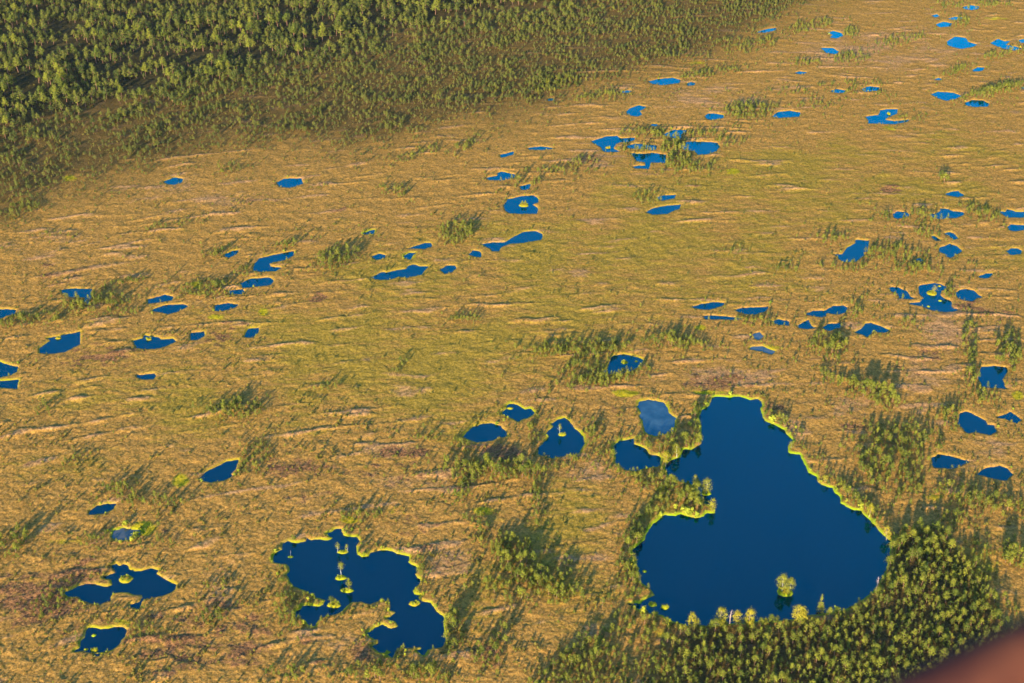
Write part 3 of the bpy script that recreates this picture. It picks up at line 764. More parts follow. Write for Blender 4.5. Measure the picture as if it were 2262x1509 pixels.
# far and small trees: trunk and crown in one mesh, fewer clumps
def lib_collection(name, meshes):
    c = bpy.data.collections.new(name)
    for k, me in enumerate(meshes):
        o = bpy.data.objects.new('%s_source_%02d' % (name, k), me); c.objects.link(o)
    return c
def merged(seed, nclump, per, size, leafmat):
    (wv, wf), (lv, lf) = pine_parts(seed, nclump, per, size, low=.2)
    me = mesh_from('pine', np.concatenate([wv, lv]), np.concatenate([wf, lf + len(wv)]), None)
    me.materials.append(M_BARK); me.materials.append(leafmat)
    mi = np.zeros(len(wf) + len(lf), np.int32); mi[len(wf):] = 1
    me.polygons.foreach_set('material_index', mi)
    return me
LIB_PINE = lib_collection('pine_library', [merged(200 + s, 34, 10, .32, M_PINE) for s in range(8)])
LIB_FOREST = lib_collection('forest_library', [merged(220 + s, 34, 10, .32, M_FOREST) for s in range(8)])
LIB_DWARF = lib_collection('dwarf_library', [mesh_from('dwarf_pine', *dwarf_parts(300 + s), M_DWARF) for s in range(6)])

LIB_BUSH = lib_collection('bush_library', [mesh_from('shore_bush', *dwarf_parts(340 + s, 16, 8), M_BUSH) for s in range(5)])
def scatter_tree():
    ng = bpy.data.node_groups.new('scatter', 'GeometryNodeTree')
    ng.interface.new_socket('Geometry', in_out='INPUT', socket_type='NodeSocketGeometry')
    ng.interface.new_socket('Geometry', in_out='OUTPUT', socket_type='NodeSocketGeometry')
    return ng
def scatter(name, lib, nlib, pts, scl, wid, label, cat):
    """one object of kind stuff: instances of a small library on its points"""
    n = len(pts)
    me = bpy.data.meshes.new(name)
    me.vertices.add(n); me.vertices.foreach_set('co', np.asarray(pts, np.float32).ravel())
    def at(k, typ, vals, dt):
        a = me.attributes.new(k, typ, 'POINT'); a.data.foreach_set('value', np.asarray(vals, dt))
    at('rot', 'FLOAT', rng.uniform(0, 6.283, n), np.float32)
    at('scl', 'FLOAT', scl, np.float32); at('wid', 'FLOAT', wid, np.float32)
    at('tilt', 'FLOAT', rng.normal(0, .05, n), np.float32)
    at('pick', 'INT', rng.integers(0, nlib, n), np.int32)
    ng = scatter_tree(); nd, lk = ng.nodes, ng.links
    gi, go = nd.new('NodeGroupInput'), nd.new('NodeGroupOutput')
    ci = nd.new('GeometryNodeCollectionInfo'); ci.inputs['Collection'].default_value = lib
    ci.inputs['Separate Children'].default_value = True; ci.inputs['Reset Children'].default_value = True
    ip = nd.new('GeometryNodeInstanceOnPoints'); ip.inputs['Pick Instance'].default_value = True
    def na(k, t='FLOAT'):
        a = nd.new('GeometryNodeInputNamedAttribute'); a.data_type = t; a.inputs['Name'].default_value = k
        return [s for s in a.outputs if s.enabled and s.name == 'Attribute'][0]
    cr, cs = nd.new('ShaderNodeCombineXYZ'), nd.new('ShaderNodeCombineXYZ')
    lk.new(na('tilt'), cr.inputs[0]); lk.new(na('rot'), cr.inputs[2])
    lk.new(na('wid'), cs.inputs[0]); lk.new(na('wid'), cs.inputs[1]); lk.new(na('scl'), cs.inputs[2])
    lk.new(gi.outputs[0], ip.inputs['Points']); lk.new(ci.outputs[0], ip.inputs['Instance'])
    lk.new(na('pick', 'INT'), ip.inputs['Instance Index'])
    lk.new(cr.outputs[0], ip.inputs['Rotation']); lk.new(cs.outputs[0], ip.inputs['Scale'])
    lk.new(ip.outputs[0], go.inputs[0])
    o = add(name, me, label=label, cat=cat, kind='stuff')
    md = o.modifiers.new('scatter', 'NODES'); md.node_group = ng
    return o

# ------------------------------------------------------------------ where trees stand
def thin(x, y, h, gap):
    """keep points no closer than gap metres, earlier ones first"""
    keep, cells = [], {}
    for i in range(len(x)):
        g = gap[i]; cx, cy = int(x[i] // 4), int(y[i] // 4); ok = True
        for ix in range(cx - 1, cx + 2):
            for iy in range(cy - 1, cy + 2):
                for j in cells.get((ix, iy), ()):
                    if (x[i] - x[j]) ** 2 + (y[i] - y[j]) ** 2 < g * g: ok = False; break
                if not ok: break
            if not ok: break
        if ok: keep.append(i); cells.setdefault((cx, cy), []).append(i)
    return np.array(keep, int)

TX, TY, TH, TG = [], [], [], []            # x, y, height, zone
def put(x, y, h, zone):
    TX.append(x); TY.append(y); TH.append(h); TG.append(np.full(len(x), zone))

# the forest in the upper left
n = 120000
x = rng.uniform(-640, 420, n); y = rng.uniform(620, 1440, n)
px, py, _ = to_px(x, y)
f, dn = forest_fields(px, py)
gapm = 1 - .9 * dn * sstep(.08, .22, noise(x / 46, y / 24, 84))
for gx, gy, rx, ry in GAPS: gapm *= 1 - .97 * np.exp(-(((px - gx) / rx) ** 2 + ((py - gy) / ry) ** 2) ** 2)
patch = sstep(-.35, .3, noise(x / 28, y / 28, 81) + .5 * noise(x / 70, y / 70, 82))
prob = gapm * (.75 * f * (.3 + .7 * patch) + .4 * dn * (.25 + .75 * patch))
inview = (px > -160) & (px < 2300) & (py > -120) & (py < 700)
k = (rng.random(n) < prob) & inview
hh = (1.9 + 1.8 * f + 5.2 * dn) * (.5 + .8 * rng.random(n) ** 1.3) * (.8 + .4 * patch)
x, y, hh = x[k], y[k], hh[k]
k = thin(x, y, hh, .9 + .28 * hh + 1.5 * dn[k])
put(x[k], y[k], hh[k], 0)

# the stand on the near side of the big lake
n = 9000
px = rng.uniform(1160, 2330, n); py = rng.uniform(1170, 1640, n)
gx, gy = ground(px, py)
k = sdf(NEAR_STAND, px, py) < 4 * rng.normal(0, 1, n)
left = sstep(1600, 1400, px) * sstep(1480, 1400, py)
dens = (1 - .72 * left) * (1 - .95 * np.exp(-((px - 1390) / 70) ** 2 - ((py - 1430) / 30) ** 2)) * (1 - .9 * np.exp(-((px - 1590) / 60) ** 2 - ((py - 1400) / 12) ** 2))
for cx, cy, rx, ry in ((1985, 1385, 22, 10), (1900, 1440, 30, 10), (2060, 1250, 26, 10), (1960, 1350, 18, 8), (1790, 1470, 25, 9), (1700, 1400, 22, 8)):
    dens *= 1 - .92 * np.exp(-(((px - cx) / rx) ** 2 + ((py - cy) / ry) ** 2) ** 2)
k &= rng.random(n) < dens
px, py, gx, gy = px[k], py[k], gx[k], gy[k]
hh = (3.2 + 4.4 * rng.random(len(px)) ** 1.4 + 2.6 * np.exp(-((px - 2060) / 75) ** 2 - ((py - 1225) / 70) ** 2)) * (1 - .25 * sstep(1560, 1380, px)) * (.9 + .2 * noise(gx / 20, gy / 20, 83))
k = thin(gx, gy, hh, .7 + .33 * hh)
put(gx[k], gy[k], hh[k], 1)

# clumps, rows and shore fringes: x, y, rx, ry, count, height, slope of the row in px/px
CLUMPS = [(1492, 345, 34, 40, 120, 7, 0), (1650, 248, 50, 18, 90, 5.5, 0), (1010, 518, 42, 24, 80, 6, -.1), (745, 575, 48, 22, 70, 6.3, -.25), (205, 672, 76, 20, 100, 5.2, -.1), (60, 712, 75, 13, 55, 5, -.1),
 (520, 910, 66, 20, 75, 5.5, -.05), (275, 628, 50, 8, 34, 4.2, -.2), (455, 642, 60, 16, 60, 5, 0), (1085, 1043, 120, 20, 125, 7.2, .02), (1275, 772, 120, 14, 90, 5, -.05), (1215, 782, 40, 10, 30, 5, 0),
 (1310, 800, 60, 36, 80, 5.8, -.4), (1330, 845, 70, 14, 70, 6, -.1), (1380, 830, 60, 8, 30, 5, -.2), (1492, 758, 52, 16, 55, 6.3, 0), (1830, 772, 46, 28, 55, 7, .2), (1935, 878, 58, 18, 60, 7.5, .25), (1850, 840, 50, 12, 30, 5, .3),
 (1965, 1035, 75, 62, 150, 6.2, .4), (2030, 980, 60, 40, 50, 5, 0), (1150, 1245, 60, 50, 100, 6.2, .4), (1080, 1185, 60, 30, 45, 5, .6), (1185, 1115, 13, 60, 40, 5, 0), (1010, 1085, 30, 30, 30, 5, 0), (1180, 1310, 110, 30, 70, 6.3, .1),
 (1000, 1395, 22, 48, 36, 6.3, -.4), (1090, 1430, 40, 40, 30, 5.5, -.5), (1400, 1235, 26, 95, 110, 6.2, 0), (1450, 1130, 30, 30, 40, 6.2, -.6), (1520, 1092, 48, 28, 70, 7, .3), (1502, 985, 40, 24, 46, 6.6, -.1), (1540, 935, 12, 45, 26, 6, 0),
 (1470, 1015, 18, 10, 16, 7, 0), (1420, 985, 28, 10, 16, 5, .4), (1395, 1050, 60, 10, 30, 5, .15), (1440, 1075, 40, 10, 20, 5, .1), (1370, 1010, 20, 40, 22, 4.5, 0), (1852, 1066, 150, 9, 60, 3.6, .98), (1730, 935, 40, 8, 22, 4.3, .6), (1900, 1110, 40, 10, 26, 5.6, .6),
 (870, 1492, 130, 16, 70, 6, .02), (640, 1495, 60, 12, 18, 5, 0), (790, 1142, 45, 12, 26, 5, .05), (340, 1112, 85, 12, 48, 5, .05), (265, 1085, 35, 10, 16, 5, 0), (22, 1212, 45, 22, 42, 6.8, -.2), (562, 1010, 34, 26, 55, 3.6, -.4), (1030, 706, 36, 8, 24, 4.2, 0),
 (370, 502, 52, 9, 32, 3.6, -.2), (505, 375, 26, 10, 26, 5, -.2), (42, 468, 46, 14, 40, 4.6, -.2), (120, 520, 45, 7, 16, 3, 0), (2195, 205, 75, 10, 100, 6, -.25), (1880, 132, 42, 10, 40, 5.3, -.1), (1782, 140, 34, 8, 26, 4.6, 0), (1790, 60, 50, 12, 46, 5, -.2),
 (2118, 52, 24, 9, 34, 5.5, 0), (1990, 92, 60, 10, 40, 5, -.2), (1880, 75, 24, 10, 24, 5, 0), (2220, 120, 50, 10, 40, 5, -.2), (2150, 15, 90, 8, 50, 5.5, 0), (2020, 482, 78, 16, 70, 5, 0), (2170, 478, 40, 22, 46, 5.2, .3), (1995, 570, 60, 24, 60, 5.2, .2), (2030, 600, 50, 14, 26, 5, 0),
 (2050, 515, 30, 14, 26, 5, 0), (1925, 562, 26, 14, 28, 4.8, 0), (1870, 592, 60, 8, 34, 4.6, 0), (1830, 530, 40, 14, 26, 4.2, 0), (1732, 598, 30, 12, 18, 4, 0), (1618, 558, 22, 10, 12, 4, 0), (2140, 790, 14, 85, 50, 6, 0), (2225, 785, 30, 40, 55, 6.3, 0),
 (2100, 930, 22, 26, 28, 5.5, 0), (2170, 880, 30, 24, 24, 5, 0), (1960, 958, 44, 18, 34, 5, 0), (2190, 1118, 85, 18, 80, 6.2, .05), (2110, 1085, 50, 14, 26, 5, 0), (2238, 1235, 26, 26, 26, 7, .2), (1680, 712, 70, 10, 50, 4, .05), (1540, 770, 50, 10, 22, 4, 0),
 (1880, 690, 40, 18, 26, 4.6, 0), (2090, 650, 14, 9, 16, 4.6, 0), (640, 1275, 26, 28, 26, 4.6, 0), (640, 1352, 34, 38, 48, 5.2, .3), (928, 1265, 14, 30, 18, 4, .3), (480, 1300, 22, 12, 8, 4, 0), (120, 1330, 42, 26, 28, 4.2, -.3), (300, 1395, 34, 22, 22, 4, 0),
 (470, 1370, 40, 16, 16, 4.2, 0), (330, 1205, 60, 12, 18, 3.6, 0), (200, 1200, 40, 14, 16, 4, 0), (870, 425, 36, 14, 28, 4.4, 0), (920, 345, 60, 10, 34, 4.4, -.3), (1020, 330, 34, 14, 26, 4.6, -.4), (1150, 405, 46, 12, 34, 5, 0), (1240, 380, 90, 7, 40, 4.4, -.02), (1290, 360, 40, 10, 24, 4.6, 0),
 (1430, 300, 70, 12, 56, 5, 0), (1390, 330, 60, 10, 30, 5, .1), (1440, 335, 34, 5, 16, 6, 0), (1430, 440, 34, 12, 26, 4.6, 0), (1555, 300, 60, 8, 20, 4.4, 0), (1600, 320, 40, 12, 24, 4.6, 0), (1540, 370, 50, 14, 26, 4.6, 0), (1690, 380, 16, 16, 4, 4, 0), (640, 540, 30, 10, 22, 4.6, -.2), (480, 560, 34, 10, 20, 4.4, -.3),
 (560, 600, 60, 10, 22, 4.2, -.2), (1220, 190, 80, 16, 50, 5, -.2), (1330, 215, 70, 12, 44, 4.6, -.1), (1570, 165, 70, 8, 44, 4.6, -.15), (1660, 105, 60, 14, 60, 5, -.2), (1740, 205, 60, 8, 16, 4, 0), (1800, 235, 50, 10, 18, 4, 0), (1900, 200, 50, 9, 22, 4.4, -.2), (2085, 400, 12, 8, 8, 6.5, 0), (1960, 215, 30, 10, 10, 4, 0),
 (2010, 265, 40, 8, 12, 4, 0), (2110, 160, 40, 8, 22, 4.8, -.3), (1850, 190, 60, 6, 16, 4, -.1), (1205, 965, 50, 20, 30, 4.8, .3), (1310, 960, 16, 34, 22, 5, 0), (940, 965, 30, 12, 16, 4.2, 0), (1020, 990, 26, 14, 18, 4.6, .3), (1300, 1010, 50, 8, 22, 4.6, -.2), (720, 860, 40, 8, 10, 4, 0), (880, 815, 14, 10, 6, 5, -.5),
 (100, 905, 20, 12, 12, 4.8, -.5), (165, 1020, 30, 8, 12, 4, -.4), (700, 1340, 30, 8, 4, 3, 0), (1240, 1270, 20, 60, 20, 5, 0), (1310, 1450, 60, 40, 30, 6, 0), (2210, 1340, 30, 30, 12, 5, 0), (2090, 640, 30, 10, 10, 4, 0), (2020, 720, 40, 16, 16, 4, 0), (1990, 660, 20, 10, 10, 4, 0), (300, 690, 60, 8, 14, 4, -.1), (2165, 1265, 22, 75, 70, 4.2, .2), (2110, 1150, 30, 16, 30, 4.5, 0), (2240, 1420, 30, 20, 14, 5, 0)]
for cx, cy, rx, ry, cnt, h, sl in CLUMPS:
    cnt = int(cnt * (1.12 if cy > 300 else 1.7))
    a = rng.uniform(0, 6.283, cnt); r = np.sqrt(rng.random(cnt)) * np.where(rng.random(cnt) < .12, 1.5, 1.0)
    qx = cx + rx * r * np.cos(a); qy = cy + ry * r * np.sin(a) + sl * (rx * r * np.cos(a))
    gx, gy = ground(qx, qy)
    hh = h * (.4 + .78 * rng.random(cnt)) * (1.1 - .3 * np.minimum(r, 1.3))
    k = thin(gx, gy, hh, .8 + .17 * hh)
    put(gx[k], gy[k], hh[k], 2)
    c2 = int(cnt * .8); a = rng.uniform(0, 6.283, c2); r = .7 + 1.5 * rng.random(c2) ** 1.5
    gx, gy = ground(cx + (rx + 8) * r * np.cos(a), cy + (ry + 5) * r * np.sin(a) + sl * rx * r * np.cos(a))
    put(gx, gy, .8 + 2.2 * rng.random(c2) ** 2, 2)

# loose pines all over the bog
n = 9000
px = rng.uniform(-80, 2340, n); py = rng.uniform(-30, 1560, n) ** 1.0
gx, gy = ground(px, py)
band = noise(gx / 40, gy / 16, 91) + .6 * noise(gx / 90, gy / 50, 92)
openness = blob(px, py, [(1000, 760, 560, 130, .9), (1450, 560, 480, 120, .9), (1850, 380, 420, 70, .8), (350, 900, 330, 70, .6)])
k = rng.random(n) < np.clip(.10 + .75 * sstep(.05, .5, band), 0, 1) * (1 - .93 * np.minimum(openness, 1)) * np.where(py > 850, .2, .42)
put(gx[k], gy[k], (1.2 + 2.4 * rng.random(n) ** 2.5)[k], 2)

for p in PONDS:                       # bushes along the shores, thickest round the big lakes
    q = p['poly']; e = np.roll(q, -1, 0) - q; L = np.hypot(e[:, 0], e[:, 1])
    cnt = int(L.sum() * (.22 if p['warm'] < .5 else .10))
    j = rng.choice(len(q), cnt, p=L / L.sum()); t = rng.random(cnt)
    off = rng.exponential(2.6, cnt) + .6; ang = rng.uniform(0, 6.283, cnt)
    gx = q[j, 0] + e[j, 0] * t + off * np.cos(ang); gy = q[j, 1] + e[j, 1] * t + off * np.sin(ang)
    put(gx, gy, (1.2 + (2.6 if p['warm'] < .5 else 1.4) * rng.random(cnt) ** 1.6), 2)

TX = np.concatenate(TX); TY = np.concatenate(TY); TH = np.concatenate(TH); TG = np.concatenate(TG)
wd, _ = water_distance(TX, TY)
k = wd > .7
TX, TY, TH, TG, wd = TX[k], TY[k], TH[k], TG[k], wd[k]
TZ = bank(wd, natural_height(TX, TY)) - .1
TPX, TPY, PPM = to_px(TX, TY)

# ------------------------------------------------------------------ the 300 pines that show largest: objects with trunk and crown
def zone_of(px, py, g):
    if g == 1:
        if py < 1270: return ('pine in the dark stand touching the big lake\'s right end', 'pines at the right end of the big lake')
        if px > 1840 and py < 1400: return ('sunlit pine in the dense stand right of the wooded islet', 'pines in the stand right of the wooded islet')
        if px > 1840: return ('pine in the dense stand next to the blurred brown rim', 'pines next to the blurred rim')
        if px > 1500 and py < 1420: return ('pine along the big lake\'s near shore', 'pines along the near shore of the big lake')
        if px > 1500: return ('pine in the dense wood at the bottom, below the big lake', 'pines in the wood along the bottom edge')
        return ('pine in the loose grove below the big lake\'s left corner', 'pines in the loose grove at the bottom')
    if g == 0: return ('tall pine in the large forest at the upper left', 'tall pines of the upper left forest')
    if px < 500: return ('pine in the small clumps at the lower left', 'pines of the lower left clumps')
    if px < 1020 and py > 1420: return ('pine in the low row at the bottom below the lobed lake', 'pines in the row at the bottom')
    if px < 760: return ('pine on the lobed lake\'s left shore', 'pines on the left shore of the lobed lake')
    if px < 1020 and py > 1200: return ('pine on the lobed lake\'s right shore', 'pines on the right shore of the lobed lake')
    if px < 1320 and py < 1110: return ('pale-trunked pine in the long row above the heath, middle bottom', 'pines of the long middle row')
    if px < 1330: return ('pine in the winding grove between the two biggest lakes', 'pines between the two biggest lakes')
    if px < 1480 and py > 1090: return ('pine fringing the big lake\'s left shore', 'pines on the left shore of the big lake')
    if px < 1620 and py > 1030: return ('pine on the big lake\'s wooded peninsula', 'pines on the wooded peninsula')
    if px < 1600: return ('pine on the narrow isthmus left of the big lake', 'pines on the isthmus')
    if py > 900 and px < 2080: return ('pine in the loose grove right of the big lake', 'pines in the grove right of the big lake')
    return ('pine in the scattered groves at the right edge', 'pines of the right edge groves')

size_px = TH * PPM
vis = (TPX > 8) & (TPX < 2254) & (TPY > 20) & (TPY < 1500 + .5 * size_px) & ~((TPY > 1385 + (2262 - TPX) * .44) & (TPX > 1930))
order = np.argsort(-np.where(vis, size_px, 0))
near = order[:290]
first = {}
def tree_copy(kind, variant, meshes, label, cat, group, loc, h, base_h, wid=1.0, rot=None):
    root = add(kind, None, label=label, cat=cat, group=group, loc=loc)
    s = h / base_h
    root.rotation_euler = (random.gauss(0, .03), random.gauss(0, .03), random.uniform(0, 6.28) if rot is None else rot)
    root.scale = (s * wid, s * wid, s)
    root.empty_display_size = .5
    for nm, me in meshes:
        key = (kind, nm, variant)
        if key in first: c = first[key].copy(); COL.objects.link(c)
        else: c = bpy.data.objects.new(nm, me); COL.objects.link(c); first[key] = c
        c.parent = root
    return root
for i in near:
    lab, grp = zone_of(TPX[i], TPY[i], TG[i])
    v = random.randrange(len(PINES))
    tree_copy('pine_tree', v, (('trunk', PINES[v][0]), ('crown', PINES[v][1])), lab, 'pine tree', grp, (TX[i], TY[i], TZ[i]), TH[i], 8.0, random.uniform(.9, 1.2) * 1.2)

rest = np.ones(len(TX), bool); rest[near] = False
def spread(name, mask, label, lib=None):
    p = np.stack([TX, TY, TZ], 1)[mask]; s = TH[mask] / 8.0
    scatter(name, lib or LIB_PINE, 8, p, s, s * rng.uniform(.9, 1.3, len(s)) * np.where(TG[mask] == 2, 1.1, np.where(TG[mask] == 1, 1.2, 1.3)), label, 'pines')
spread('pine_forest', rest & (TG == 0), 'dense pine forest covering the upper left of the photo', LIB_FOREST)
spread('woodland', rest & (TG == 1), 'remaining pines of the stand at the bottom right')
spread('scattered_pines', rest & (TG == 2), 'small pines scattered in clumps and rows over the open bog')

# dwarf pines and shrubs: ankle to chest high, everywhere
n = 44000
px = rng.uniform(-60, 2320, n); py = rng.uniform(-20, 1540, n)
gx, gy = ground(px, py)
wd, _ = water_distance(gx, gy)
f, dn = forest_fields(px, py)
band = noise(gx / 22, gy / 9, 95) + .7 * noise(gx / 60, gy / 30, 96)
pr = np.clip(.12 + .8 * sstep(-.1, .5, band) + .9 * f + .5 * (wd < 6), 0, 1) * (1 - .8 * dn)
pr *= 1 - .6 * np.minimum(blob(px, py, [(1000, 760, 520, 110, .9), (1450, 560, 450, 100, .9)]), 1)
k = (rng.random(n) < pr) & (wd > .8)
gx, gy, wd = gx[k], gy[k], wd[k]
z = bank(wd, natural_height(gx, gy)) - .05
hs = .35 + 1.1 * rng.random(len(gx)) ** 2.4
scatter('dwarf_shrubs', LIB_DWARF, 6, np.stack([gx, gy, z], 1), hs, hs * rng.uniform(1.0, 1.7, len(hs)), 'low dwarf pines and heather tufts dotted over the whole bog', 'shrubs')

# bright green-yellow bushes along the shores
bx, by, bh = [], [], []
for p in PONDS:
    q = p['poly']; e = np.roll(q, -1, 0) - q; L = np.hypot(e[:, 0], e[:, 1])
    cnt = int(L.sum() * (.55 if p['warm'] < .38 else .16 if p['warm'] < .7 else .05))
    j = rng.choice(len(q), cnt, p=L / L.sum()); t = rng.random(cnt)
    off = rng.exponential(1.5, cnt) + .5; ang = rng.uniform(0, 6.283, cnt)
    bx.append(q[j, 0] + e[j, 0] * t + off * np.cos(ang)); by.append(q[j, 1] + e[j, 1] * t + off * np.sin(ang))
    bh.append((.6 + (2.6 if p['warm'] < .3 else 1.2) * rng.random(cnt) ** 2.2))
ix, iy, ih = [], [], []
for gx, gy, a, b in ISLET_POS:
    if min(a, b) < 1.2: continue
    m = int(4 + 2.2 * a * b); t = rng.uniform(0, 6.283, m); r = .75 * np.sqrt(rng.random(m))
    ix.append(gx + a * r * np.cos(t)); iy.append(gy + b * r * np.sin(t)); ih.append(.35 + .9 * rng.random(m) ** 2)
ix, iy, ih = np.concatenate(ix), np.concatenate(iy), np.concatenate(ih)
bx, by, bh = np.concatenate(bx), np.concatenate(by), np.concatenate(bh)
wd, _ = water_distance(bx, by)
k = (wd > .5) & (wd < 8) & (noise(bx / 12, by / 12, 97) > -.18)
bx, by, bh = bx[k], by[k], bh[k]
bz = np.concatenate([bank(wd[k], natural_height(bx, by)) - .08, np.full(len(ix), .05)])
bx, by, bh = np.concatenate([bx, ix]), np.concatenate([by, iy]), np.concatenate([bh, ih])
scatter('shore_bushes', LIB_BUSH, 5, np.stack([bx, by, bz], 1), bh, bh * rng.uniform(.9, 1.5, len(bh)), 'yellow-green bushes fringing the shores of the pools', 'bushes')

# ------------------------------------------------------------------ trees one can single out
def at_px(px, py, z=None):
    gx, gy = ground(px, py); gx, gy = float(gx), float(gy)
    d, _ = water_distance(np.array([gx]), np.array([gy]))
    if z is None: z = max(float(bank(d, natural_height(np.array([gx]), np.array([gy])))[0]) - .1, -.35)
    return gx, gy, z
def single(kind, parts, px, py, h, label, cat, base_h=8.0, wid=1.0, z=None, group=None):
    tree_copy(kind, label, parts, label, cat, group, at_px(px, py, z), h, base_h, wid)
def birch(seed, mat=None, **kw):
    (wv, wf), (lv, lf) = birch_parts(seed, **kw)
    return (('trunk', mesh_from('birch_trunk', wv, wf, M_TAN if mat else M_WHITE, True)), ('crown', mesh_from('birch_crown', lv, lf, mat or M_BIRCH)))
def spruce(seed):
    (wv, wf), (lv, lf) = spruce_parts(seed)
    return (('trunk', mesh_from('spruce_trunk', wv, wf, M_BARK, True)), ('crown', mesh_from('spruce_crown', lv, lf, M_SPRUCE)))
def pine(v): return (('trunk', PINES[v][0]), ('crown', PINES[v][1]))
def nx(fr, x, y): return fpx(fr, x, y)

single('birch_tree', birch(1, wide=.13, lo=.5, n=26), *nx('N', 920, 690), 7.8, 'slim birch with a bare white trunk on an islet in the lobed lake', 'birch', z=.1)
single('birch_tree', birch(2, wide=.16, lo=.4, n=22), *nx('E', 1441, 1357), 5.8, 'small white bare-trunked birch on the islet in the triangular pond', 'birch', z=.1)
single('pine_tree', pine(2), *nx('N', 1015, 850), 6.6, 'bushy pine alone on the islet right below the slim birch', 'pine tree', z=.1)
single('birch_tree', birch(3, wide=.2, lo=.3, n=24), *nx('N', 872, 385), 5.0, 'small birch at the left end of the farthest lobed lake islet', 'birch', z=.05)
single('birch_tree', birch(4, wide=.28, lo=.25, n=24), *nx('N', 992, 380), 3.8, 'squat birch at the right end of the farthest lobed lake islet', 'birch', z=.05)
single('pine_tree', pine(4), *nx('N', 790, 1035), 4.2, 'low pine at the left of the shrubby islet in the lobed lake', 'pine tree', z=.1, wid=1.3)
single('pine_tree', pine(6), *nx('N', 850, 1030), 2.8, 'tiny pine at the right of the shrubby islet in the lobed lake', 'pine tree', z=.1, wid=1.4)
single('birch_tree', birch(5, wide=.36, lo=.22, n=70), 1560, 1090, 8.2, 'spreading pale birch on its own islet beside the wooded peninsula', 'birch', z=.1)
single('birch_tree', birch(6, wide=.3, lo=.2, n=70), 1727, 1308, 9.0, 'taller left birch on the wooded islet in the big lake', 'birch', z=.1, wid=.95)
single('birch_tree', birch(7, wide=.3, lo=.2, n=64), 1744, 1306, 7.2, 'shorter right birch on the wooded islet in the big lake', 'birch', z=.1)
single('spruce_tree', spruce(8), 1739, 1312, 4.0, 'short dark spruce at the near side of the wooded islet', 'spruce', z=.1, wid=1.5)
single('birch_tree', birch(9, M_GOLD, wide=.34, lo=.15, n=60), 1573, 1130, 7.0, 'golden birch at the tip of the wooded peninsula', 'birch')
single('birch_tree', birch(10, wide=.34, lo=.25, n=50), 1535, 1074, 6.2, 'grey-crowned birch at the peninsula\'s far corner', 'birch')
single('birch_tree', birch(11, M_GOLD, wide=.3, lo=.35, n=46), 1470, 1029, 8.5, 'tall birch with pale trunks between the bay pool and the big lake', 'birch')
single('birch_tree', birch(12, wide=.3, lo=.25, n=50), 1495, 1010, 8.0, 'yellow-green birch on the isthmus right of the pale-trunked birch', 'birch')
single('pine_tree', pine(7), 1543, 983, 7.8, 'pink-trunked pine at the isthmus corner over the big lake', 'pine tree', wid=1.2)
single('birch_tree', birch(13, M_GOLD, wide=.4, lo=.2, n=80), 1764, 1380, 9.5, 'broad golden birch on the big lake\'s near shore', 'birch')
single('birch_tree', birch(14, M_GOLD, wide=.3, lo=.15, n=60), 1590, 1382, 9.5, 'dense yellow-green birch, left of a pink dead tree on the near shore', 'birch')
single('birch_tree', birch(15, M_GOLD, wide=.3, lo=.15, n=56), 1626, 1382, 7.6, 'golden birch just right of the pink dead tree', 'birch')
single('birch_tree', birch(16, M_GOLD, wide=.26, lo=.15, n=56), 1653, 1384, 9.4, 'pointed pinkish-gold birch on the big lake\'s near shore', 'birch')
single('birch_tree', birch(17, M_GOLD, wide=.28, lo=.15, n=56), 1529, 1388, 8.0, 'leftmost golden birch on the big lake\'s near shore', 'birch')
single('spruce_tree', spruce(18), 1812, 1350, 9.5, 'bright narrow spruce standing above the near shore pines', 'spruce')
single('dead_tree', (('trunk', snag_mesh(19, 7, 14)),), 1612, 1378, 8.2, 'pinkish dead tree between two birches on the near shore', 'dead tree', base_h=7.0, wid=1.6)
single('dead_tree', (('trunk', snag_mesh(20, 7, 16)),), 1934, 1303, 8.0, 'pale bare dead tree at the big lake\'s lower right shore', 'dead tree', base_h=7.0, wid=1.5)
single('dead_tree', (('trunk', snag_mesh(21, 7, 6)),), *nx('N', 290, 440), 3.6, 'thin bare snag on the tiny islet in the lobed lake', 'dead tree', base_h=7.0, z=.05)
single('dead_tree', (('trunk', snag_mesh(22, 7, 6, M_WHITE)),), 1417, 1352, 4.0, 'short pale snag in the big lake\'s lower left corner', 'dead tree', base_h=7.0)
single('birch_tree', birch(23, M_GOLD, wide=.2, lo=.3, n=44), 1919, 1143, 8.0, 'tall yellow birch with a white stem on the big lake\'s right shore', 'birch')
single('birch_tree', birch(24, M_GOLD, wide=.3, lo=.35, n=46), 1958, 1192, 7.5, 'pink-gold birch at the right end of the big lake', 'birch')
single('birch_tree', birch(25, wide=.45, lo=.1, n=40), 1747, 991, 4.0, 'round pale bush-like birch on the big lake\'s right shore', 'birch')
single('birch_tree', birch(26, M_GOLD, wide=.4, lo=.1, n=40), 1712, 932, 4.2, 'orange-tinged birch at the big lake\'s upper right shore', 'birch')
single('birch_tree', birch(27, M_GOLD, wide=.45, lo=.1, n=40), 1822, 1066, 4.4, 'yellow birch halfway down the big lake\'s right shore', 'birch')
single('pine_tree', pine(1), *nx('B', 1193, 1342), 3.4, 'left of two tiny pines on the round upper pond\'s islet', 'pine tree', z=.1, wid=1.4)
single('pine_tree', pine(5), *nx('B', 1213, 1342), 3.4, 'right of two tiny pines on the round upper pond\'s islet', 'pine tree', z=.1, wid=1.4)
single('birch_tree', birch(28, M_GOLD, wide=.45, lo=.1, n=40), *nx('Q', 1020, 655), 4.4, 'golden bush-like birch on the hourglass lake\'s islet', 'birch', z=.1)

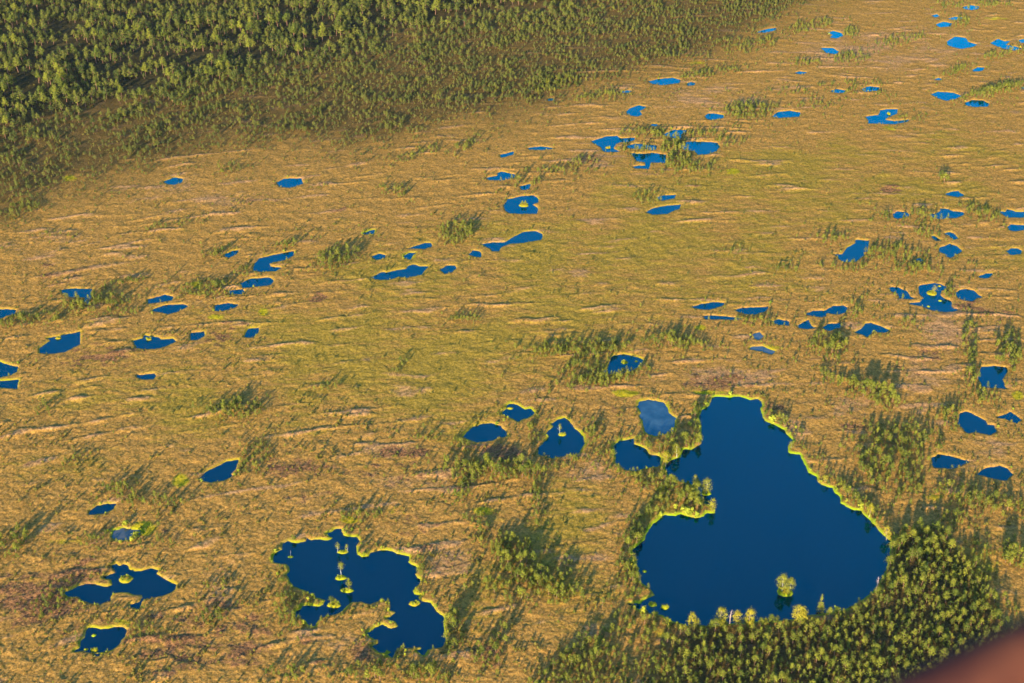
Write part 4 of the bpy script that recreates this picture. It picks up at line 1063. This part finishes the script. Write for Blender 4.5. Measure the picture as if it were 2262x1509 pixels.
# ------------------------------------------------------------------ the brown rim close to the camera
def build_rim():
    m, n, l, p = new_mat('brown_leather')
    tc = N(n, 'ShaderNodeTexCoord')
    t = N(n, 'ShaderNodeTexNoise'); t.inputs['Scale'].default_value = 14; t.inputs['Detail'].default_value = 4
    l.new(tc.outputs['Object'], t.inputs['Vector'])
    cr = N(n, 'ShaderNodeValToRGB'); cr.color_ramp.elements[0].color = rgb((.036, .012, .010)); cr.color_ramp.elements[1].color = rgb((.095, .034, .017))
    cr.color_ramp.elements[0].position = .35; cr.color_ramp.elements[1].position = .65
    l.new(t.outputs['Fac'], cr.inputs[0]); l.new(cr.outputs[0], p.inputs['Base Color']); p.inputs['Roughness'].default_value = .9; p.inputs['Specular IOR Level'].default_value = .1
    def near_pt(px, py, t):
        cx = (px - 1131) / FPX; cy = (754.5 - py) / FPX
        d = np.array([cx, math.cos(PITCH) + cy * math.sin(PITCH), -math.sin(PITCH) + cy * math.cos(PITCH)])
        return np.array([0, 0, CAM_H]) + d * t
    a = near_pt(1960, 1588, .85); b = near_pt(2300, 1438, .85)
    k = (a[2] - CAM_H) / (b[2] - CAM_H)
    b = np.array([0, 0, CAM_H]) + (b - np.array([0, 0, CAM_H])) * k       # both on one level
    u = (b - a) / np.linalg.norm(b - a)
    path = [a + u * s + np.array([0, 0, .012 * math.sin(s * 2.2)]) for s in np.linspace(-1.1, 1.1, 25)]
    mid = a.copy()
    v, f = tube([q - mid for q in path], [.02] * 25, 20)
    n0 = len(v)
    f = list(f) + [tuple(range(19, -1, -1))] if False else f
    root = add('padded_rim', None, label='blurred brown padded edge close to the camera, bottom right corner', cat='rim', loc=tuple(mid))
    me = mesh_from('padding', v, np.array(f), m, True); add('padding', me, root)
    w = []
    for q in path:
        r0 = q - mid
        w += [r0 + np.array([.010, .010, -.004]), r0 + np.array([.010, .010, -1.0]), r0 + np.array([-.05, -.16, -1.0]), r0 + np.array([-.007, -.018, -.004])]
    fw = []
    for i in range(24):
        for j in range(4):
            q = (j + 1) % 4
            fw.append((i * 4 + j, i * 4 + q, (i + 1) * 4 + q, (i + 1) * 4 + j))
    add('side_wall', mesh_from('side_wall', w, np.array(fw), m), root)
build_rim()

# ------------------------------------------------------------------ the air: thin even haze round everything
def build_haze():
    m = bpy.data.materials.new('haze_air'); m.use_nodes = True
    n, l = m.node_tree.nodes, m.node_tree.links
    n.remove(n['Principled BSDF'])
    pv = n.new('ShaderNodeVolumePrincipled')
    pv.inputs['Color'].default_value = (.80, .88, .95, 1)
    pv.inputs['Density'].default_value = HAZE
    pv.inputs['Anisotropy'].default_value = 0.0
    l.new(pv.outputs[0], n['Material Output'].inputs['Volume'])
    X, lo, hi = 70000.0, -3.0, CAM_H + 8
    v = [(a, b, c) for c in (lo, hi) for a, b in ((-X, -X), (X, -X), (X, X), (-X, X))]
    f = [(3, 2, 1, 0), (4, 5, 6, 7), (0, 1, 5, 4), (1, 2, 6, 5), (2, 3, 7, 6), (3, 0, 4, 7)]
    add('haze', mesh_from('haze', v, np.array(f), m), kind='stuff', label='thin warm haze in the air over the bog', cat='haze')
HAZE = 0.000006
build_haze()
